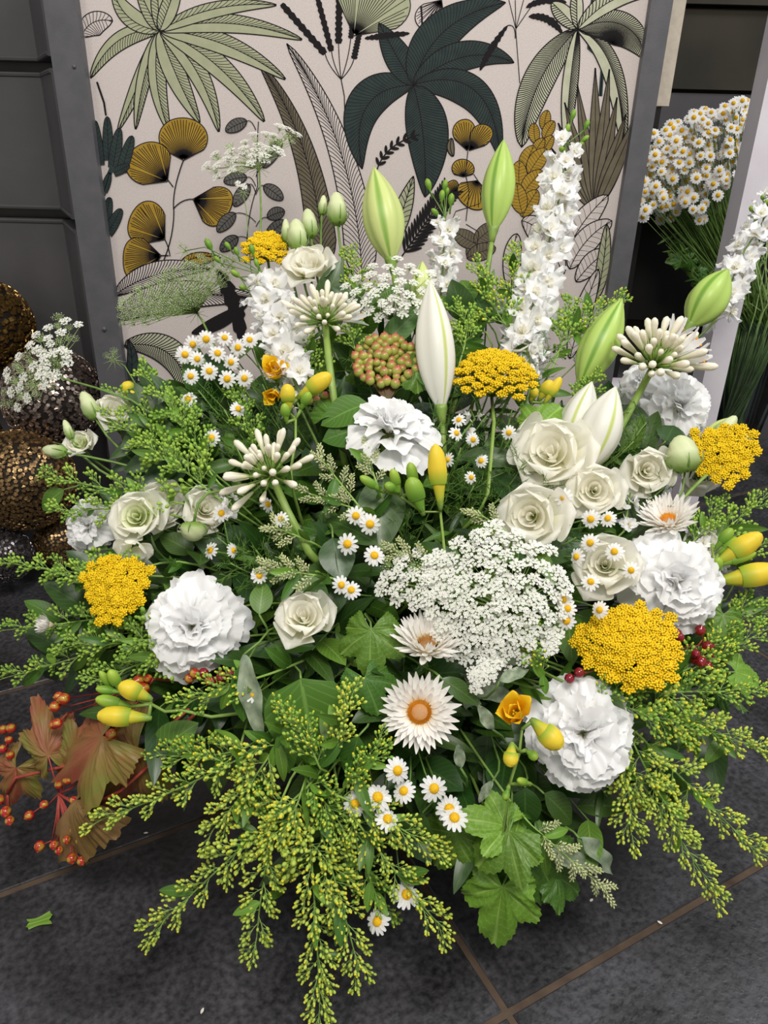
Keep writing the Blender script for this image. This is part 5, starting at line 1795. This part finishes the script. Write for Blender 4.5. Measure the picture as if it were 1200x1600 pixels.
# ---------------------------------------------------------------- viburnum berries
def berry_mesh(m, r=.0045):
    prof = [(r * .15, -r), (r * .7, -r * .75), (r, -r * .1), (r * .95, r * .35), (r * .6, r * .85), (r * .22, r * 1.0), (r * .16, r * 1.18), (r * .05, r * 1.2)]
    vs, fs, uv = lathe(prof, 12)
    uv = [((u), (v[1] + r) / (2.2 * r)) for (u, _), v in zip(uv, vs)]
    return one(m, (vs, fs, uv))


BRM = {'g': berry_mesh('berry_green'), 'r': berry_mesh('berry_red', .0048), 'd': berry_mesh('berry_dark', .0048)}


def berries(node, pts, kind, label, dz, leaves=(), stemm='stem_brown', rpx=8, way=None, group=None, smesh=True):
    o = root('viburnum_sprig', foam(), label, 'berry sprig')
    nd = S(node[0], node[1], dz + .012)
    tw = MB()
    for (x, y) in pts:
        z = ZS(x, y) + dz + U(-.007, .007)
        p = P(x, y, z)
        s = rpx * z / F / .0046 * U(.82, 1.16)
        d = ((p - nd).normalized() + (CAM - p).normalized() * .5)
        ob('berry', BRM[kind], o, frameY(p, d, Vector((.1, .2, 1)), s))
        nb_ = [(u, v) for u, v in pts if (u - x) ** 2 + (v - y) ** 2 < 32 ** 2]
        sx_, sy_ = sum(u for u, v in nb_) / len(nb_), sum(v for u, v in nb_) / len(nb_)
        if len(nb_) == 1:
            sx_, sy_ = x + (node[0] - x) * .3, y + (node[1] - y) * .3
        sn_ = S(sx_ + (node[0] - sx_) * .12, sy_ + (node[1] - sy_) * .12, dz + .010)
        tw.add(*tube([sn_, (sn_ + p) / 2 - (CAM - p).normalized() * .002, p], .0007, .0005, 4), stemm)
        tw.add(*tube([nd, (nd + sn_) / 2 - Vector((0, 0, .004)), sn_], .0011, .0008, 4), stemm)
    ob('berry_stalks', tw.mesh('stalks'), o)
    pl_ = [nd] + [S(*w_) for w_ in (way or [])]
    if way:
        tail = bez(pl_[-1], pl_[-1] + (pl_[-1] - pl_[-2]).normalized() * .06, foam(), foam(), 7)
        ob('stem', one(stemm, tube(pl_ + tail[1:], .0018, .0024, 7)), o)
    else:
        stem_to(o, nd, (nd - FC).normalized(), .0018, stemm)
    for (bx, by, tx, ty, me, L0, wd, nx, ny, lz) in leaves:
        a, b = S(bx, by, lz), S(tx, ty, lz)
        s = (b - a).length / L0
        lf = ob('leaf', me, o, frameY(a, b - a, face((a + b) / 2, nx, ny)) @ Matrix.Diagonal((s * wd, s, s, 1)))
        q = min(pl_, key=lambda s_: (s_ - a).length)
        ob('leaf_stalk', one(stemm, tube([a, (a + q) / 2, q], .0008, .0010, 5)), lf)
    return o


vp = []
rb = random.Random(5)
for i in range(96):
    for _ in range(40):
        a = rb.uniform(0, 6.28); r = sqrt(rb.random())
        x, y = 604 + 50 * r * cos(a), 572 + 38 * r * sin(a) - 8
        if all((x - u) ** 2 + (y - v) ** 2 > 72 for u, v in vp):
            vp.append((x, y)); break
berries((605, 630), vp, 'g', 'dense cluster of green and pink viburnum berries above the central carnation', -.005, rpx=7.4, way=[(608, 660, .015), (606, 720, .03)])
berries((500, 640), [(490, 615), (500, 608), (508, 618), (496, 625), (512, 628), (486, 628), (503, 632)], 'g', 'few green berries behind the yellow freesia', .02, rpx=6)
berries((92, 1240), [(92, 1226), (106, 1218), (69, 1257), (46, 1274), (115, 1250), (142, 1221), (122, 1208), (136, 1284), (115, 1296), (104, 1312), (84, 1320), (92, 1328), (62, 1322), (124, 1312), (112, 1341), (127, 1345)], 'r',
        'red and yellow viburnum berries hanging with reddish leaves at the lower left', .02,
        [(160, 1150, 50, 1200, V3, .05, 1.0, -.1, .4, .01), (75, 1180, 45, 1085, V3, .05, .7, -.4, .1, .02), (215, 1175, 130, 1290, V3, .05, .8, .3, .5, .02), (120, 1250, 35, 1310, V4, .045, .8, 0, .6, .015)],
        'stem_red', 7, [(130, 1265, .025), (190, 1235, .025), (240, 1190, .02), (270, 1150, .03)])
berries((12, 1240), [(5, 1140), (17, 1138), (14, 1156), (9, 1268), (15, 1282), (-2, 1250), (16, 1180), (4, 1170)], 'r', 'red viburnum berries at the far left edge of the photo', .03,
        [(25, 1200, -8, 1270, V3, .05, .9, -.2, .3, .035), (120, 1180, 160, 1120, V3, .05, .8, .3, .2, .035)], 'stem_red', 7.5, [(25, 1215, .03), (110, 1195, .03), (240, 1170, .03), (270, 1130, .04)])
berries((240, 1060), [(231, 1060), (217, 1064), (92, 1088), (100, 1092), (86, 1104), (174, 1147), (225, 1076), (90, 1130), (85, 1132), (296, 1060), (326, 1064), (304, 1052)], 'r', 'scattered red berries beside the left freesia buds', .01, (), 'stem_red', 8)
berries((1085, 1010), [(1057, 990), (1062, 996), (1094, 985), (1106, 1010), (1087, 1022), (1107, 1022), (1106, 1040), (1088, 1030), (1095, 1034), (905, 1051), (890, 1060)], 'd', 'glossy dark red berries under the right carnation', .0, (), 'stem_red', 8.5)
berries((342, 1050), [(318, 1052), (346, 1060), (360, 1052), (333, 1066)], 'd', 'dark red berries under the large left carnation', .01, (), 'stem_red', 8)

# ---------------------------------------------------------------- leafy sprigs that fill the inside
SIL = [(170, 620), (300, 540), (400, 450), (500, 420), (620, 480), (760, 440), (890, 470), (960, 580), (1050, 660), (1110, 780), (1150, 900), (1170, 1050), (1140, 1200), (1060, 1280), (960, 1320), (830, 1350), (700, 1360), (600, 1370), (470, 1400), (370, 1330), (250, 1240), (150, 1120), (60, 1040), (60, 930), (120, 820), (120, 720)]


def inside(x, y):
    c = False
    j = len(SIL) - 1
    for i in range(len(SIL)):
        xi, yi = SIL[i]; xj, yj = SIL[j]
        if (yi > y) != (yj > y) and x < (xj - xi) * (y - yi) / (yj - yi) + xi:
            c = not c
        j = i
    return c


def filler(px, py, dz, kind, label, group, n=11):
    b = S(px, py, dz)
    a = foam()
    o = root('leafy_sprig', a, label, 'foliage', group)
    L_ = (b - a).length
    pts = bez(a, a + (b - a) * .35 + Vector((0, 0, .2 * L_)), a + (b - a) * .75 + Vector((0, 0, .12 * L_)), b, 10)
    ob('stem', one('stem', tube(pts, .0018, .0008, 5)), o)
    for i in range(n):
        t = .42 + .58 * (i + .5) / n
        q = min(t * 10, 9.999); k = int(q)
        p = pts[k].lerp(pts[k + 1], q - k)
        tg = (pts[k + 1] - pts[k]).normalized()
        az = i * 2.39996
        x = tg.orthogonal().normalized(); y = tg.cross(x)
        out = x * cos(az) + y * sin(az)
        pool = {'d': LD, 'm': LM + LD[:1], 'n': LN, 'g': LG_, 'l': [V2]}[kind]
        me = R_.choice(pool)
        s = U(.7, 1.1) * (.7 if kind == 'l' else 1)
        ob('leaf', me, o, frameY(p, tg * .7 + out, (CAM - p).normalized() + Vector((0, 0, .6)) + out * .3, s))
    return o


cnt = 0
while cnt < 175:
    x, y = U(30, 1180), U(420, 1400)
    if cnt % 5 == 0:
        x, y = U(120, 420), U(600, 1100)
    if not inside(x, y):
        continue
    zone = ('left' if x < 430 else 'right' if x > 800 else 'middle') + (' upper' if y < 720 else ' lower' if y > 1080 else ' central')
    k = R_.choice('ddmmnnl' if not (680 < x < 900 and y > 1030) else 'ddgg')
    nmk = {'d': 'dark glossy', 'm': 'mid green', 'n': 'narrow leaved', 'g': 'grey variegated', 'l': 'lobed leaf'}[k]
    filler(x, y, U(.03, .10), k, '%s foliage sprig deep between the flowers, %s part of the bouquet' % (nmk, zone), '%s filler sprigs, %s part' % (nmk, zone))
    cnt += 1


# fine feathery chamomile / dill foliage
def fern(px, py, label, dz=0.005, n=16, Lf=.05, m='leaf_fern'):
    b = S(px, py, dz)
    a = foam()
    o = root('feathery_sprig', a, label, 'foliage')
    d = ((b - a).normalized() + Vector((U(-.3, .3), U(-.3, .1), U(0, .6)))).normalized()
    mb = MB()
    rr = R_
    for i in range(n):
        p = b - d * Lf * 1.3 * (1 - i / n)
        x = d.orthogonal().normalized(); y = d.cross(x)
        az = i * 2.4
        o2 = (x * cos(az) + y * sin(az)) + d * .7
        e = p + o2.normalized() * Lf * U(.4, .9)
        mb.add(*tube([p, (p + e) / 2 + Vector((U(-1, 1), U(-1, 1), U(-1, 1))) * .003, e], .00045, .0002, 3), m)
        for j in range(7):
            t = .25 + .1 * j
            q = p.lerp(e, t)
            e2 = q + (e - p).normalized() * Lf * .12 + Vector((U(-1, 1), U(-1, 1), U(-1, 1))) * Lf * .16
            mb.add(*tube([q, e2], .0004, .0002, 3), m)
    ob('feathery_leaves', mb.mesh('feathery_leaves'), o, kind='stuff')
    stem_to(o, b, d, .0009, 'stem', .1)
    return o


for i, (x, y) in enumerate([(350, 640), (400, 650), (310, 610), (370, 700), (720, 700), (770, 720), (800, 640), (740, 760), (700, 740), (990, 690), (960, 760), (1010, 660), (940, 520), (1040, 760), (360, 880), (400, 860), (430, 870), (340, 840), (760, 650), (690, 660), (860, 540), (740, 560), (700, 600), (820, 720), (900, 840), (860, 760), (980, 640), (560, 560), (450, 640), (640, 800), (780, 780), (410, 600)]):
    fern(x, y, 'feathery green herb foliage at %s' % ['the left below the chamomile cluster', 'the left under the yellow freesia', 'the upper left behind daisies', 'the left above the drooping agapanthus', 'the middle right of the carnation', 'the stem of the domed yarrow', 'the right of the domed yarrow stem', 'the yarrow stem foot', 'the right of the tall yellow freesia bud', 'the foot of the large agapanthus stem', 'the gap between the cream blooms', 'the thick right agapanthus stem', 'the leaning green lily bud', 'the round pale bud', 'the side of two yellow-centred left daisies', 'the left above the big carnation', 'the drooping agapanthus foot', 'the greenish cream bloom', 'the few white florets in the middle', 'the gap under the white lily bud', 'the foot of the tallest delphinium', 'the white lily bud right side', 'the berries right side', 'the first open cream bloom', 'the right small daisies', 'the gap between cream blooms and lace', 'the leaning white lily bud', 'the agapanthus stem by the berries', 'the yellow freesia foot', 'the middle dark leaves', 'the top of the large lace flower', 'the white delphinium foot at left'][i], n=15, Lf=.045)

# ---------------------------------------------------------------- small debris on the floor
q = onFloor(62, 1441, .001)
d_ = root('leaf_scrap', q, 'small torn scrap of green leaf on the dark tile at the lower left', 'leaf scrap')
ob('scrap', one('leaf_light', grid(lambda u, v: ((u - .5) * .026 + .002 * sin(5 * v), v * .007 * (1 - .3 * sin(4 * u)), .0012 + .003 * u * u + .0012 * sin(7 * v)), 8, 6)), d_, Matrix.Translation(q) @ Matrix.Rotation(.3, 4, 'Z'))
for k, (x, y, lb) in enumerate([(228, 1302, 'tiny white petal crumb by the long grout line'), (316, 1580, 'tiny white petal crumb at the bottom edge'), (1031, 1442, 'tiny pale crumb on the right grout line'), (924, 1407, 'tiny pale crumb on the tile right of the big leaf')]):
    q = onFloor(x, y, .0005)
    r_ = root('petal_crumb', q, lb, 'crumb')
    ob('crumb', one('petal_paper', grid(lambda u, v: ((u - .5) * .006, v * .0016 * sin(pi * (.1 + .8 * u)), .0006 + .0006 * u), 4, 2)), r_, Matrix.Translation(q) @ Matrix.Rotation(k * 1.3, 4, 'Z'))

# ---------------------------------------------------------------- glass vase with stems and the bunch of chamomile
vb = onFloor(1138, 700)
VX, VY = vb.x, vb.y + .02
VH = onY(1160, 492, VY).z
va = root('glass_vase', (VX, VY, 0), 'tall clear glass vase full of green stems right of the white board', 'vase')
mb = MB()
w0, w1 = .062, .105
t_ = .004


def ring(wd, z, c=.25):
    k = wd * c
    return [(-wd + k, -wd, z), (wd - k, -wd, z), (wd, -wd + k, z), (wd, wd - k, z), (wd - k, wd, z), (-wd + k, wd, z), (-wd, wd - k, z), (-wd, -wd + k, z)]


rs = [ring(w0, .001), ring(w1, VH), ring(w1 - t_, VH), ring(w0 - t_, .02)]
vs = sum(rs, [])
fs = [tuple(reversed(range(8)))]
for a in range(3):
    for k in range(8):
        fs.append((a * 8 + k, a * 8 + (k + 1) % 8, a * 8 + 8 + (k + 1) % 8, a * 8 + 8 + k))
fs.append(tuple(range(24, 32)))
mb.add(vs, fs, None, 'glass')
ob('glass_body', mb.mesh('glass_body', False), va, Matrix.Translation((VX, VY, 0)))
# stems bundled in the vase, each one its own green stalk
for i in range(70):
    a = U(0, 2 * pi); r = sqrt(U(0, 1))
    b = Vector((VX + .045 * r * cos(a), VY + .045 * r * sin(a), .025 + U(0, .01)))
    a2 = a + U(1.2, 2.6)
    m_ = Vector((VX + .052 * r * cos(a2), VY + .052 * r * sin(a2), VH * .5))
    t2 = Vector((VX + .075 * r * cos(a2 + .3), VY + .075 * r * sin(a2 + .3), VH + .02))
    top = t2 + Vector((U(-.25, .10), U(-.05, .05), U(.10, .30)))
    pts = bez(b, m_ - (t2 - b) * .1, m_ + (t2 - b) * .12, t2, 8) + [t2.lerp(top, .5), top]
    o = tag(ob('cut_stem', one('stem_vase', tube(pts, .0028, .0014, 6))), 'green cut stem standing in the clear glass vase', 'stem', 'green stems in the glass vase')
# flower heads
HB = []
rr = random.Random(77)
poly = [(1000, 215), (1060, 185), (1110, 165), (1180, 150), (1185, 200), (1170, 260), (1155, 290), (1120, 300), (1060, 320), (1000, 330), (985, 290), (990, 250)]


def inpoly(x, y, pl_):
    c = False; j = len(pl_) - 1
    for i in range(len(pl_)):
        xi, yi = pl_[i]; xj, yj = pl_[j]
        if (yi > y) != (yj > y) and x < (xj - xi) * (y - yi) / (yj - yi) + xi:
            c = not c
        j = i
    return c


tries = 0
while len(HB) < 230 and tries < 15000:
    tries += 1
    x, y = rr.uniform(982, 1200), rr.uniform(148, 335)
    if inpoly(x, y, poly) and all((x - u) ** 2 + (y - v) ** 2 > 42 for u, v in HB):
        HB.append((x, y))
HB += [(rr.uniform(988, 1130), rr.uniform(305, 346)) for _ in range(16)]
HB += [(1071, 316), (1102, 318), (1101, 331), (1032, 330), (1122, 305), (1083, 327)]
for i, (x, y) in enumerate(HB):
    Yh = VY - .10 + rr.uniform(-.06, .07)
    p = onY(x, y, Yh)
    cc = Vector((onY(1090, 240, VY).x, VY, onY(1090, 300, VY).z))
    d = (p - cc).normalized() * .8 + Vector((rr.uniform(-.3, .3), -.9, .35 + rr.uniform(-.3, .3)))
    d.normalize()
    base = Vector((VX + rr.uniform(-.04, .04), VY + rr.uniform(-.04, .04), VH * .9))
    o = root('chamomile', base, 'small white chamomile flower in the crowded bunch in the glass vase', 'chamomile', 'chamomile bunch in the glass vase')
    Mh = frame(p, d, rr.uniform(0, 6), rr.uniform(1.0, 1.35))
    ob('petals', rr.choice(ringm), o, Mh)
    ob('disc', CDISC, o, Mh)
    c1 = base.lerp(p, .45) + Vector((0, .02, .02))
    ob('stem', one('stem', tube(bez(base, c1, p - d * .05, p - d * .003, 7), .0014, .0008, 4)), o)
for k in range(16):
    x, y = rr.uniform(1030, 1150), rr.uniform(300, 430)
    p = onY(x, y, VY - .06 + rr.uniform(-.04, .06))
    base = Vector((VX, VY, VH * .85))
    o = root('leafy_sprig', base, 'green leafy chamomile shoot under the bunch in the glass vase', 'foliage', 'green shoots in the glass vase')
    ob('stem', one('stem', tube(bez(base, base.lerp(p, .4), base.lerp(p, .8), p, 6), .0014, .0008, 4)), o)
    for j in range(7):
        q = base.lerp(p, .55 + .45 * j / 7)
        ob('leaf', V2 if j % 2 else LN[0], o, frameY(q, Vector((rr.uniform(-1, 1), rr.uniform(-.6, .2), rr.uniform(-.5, 1))), CAM - q, rr.uniform(.5, .8)))
# dark goods on the floor right of the vase
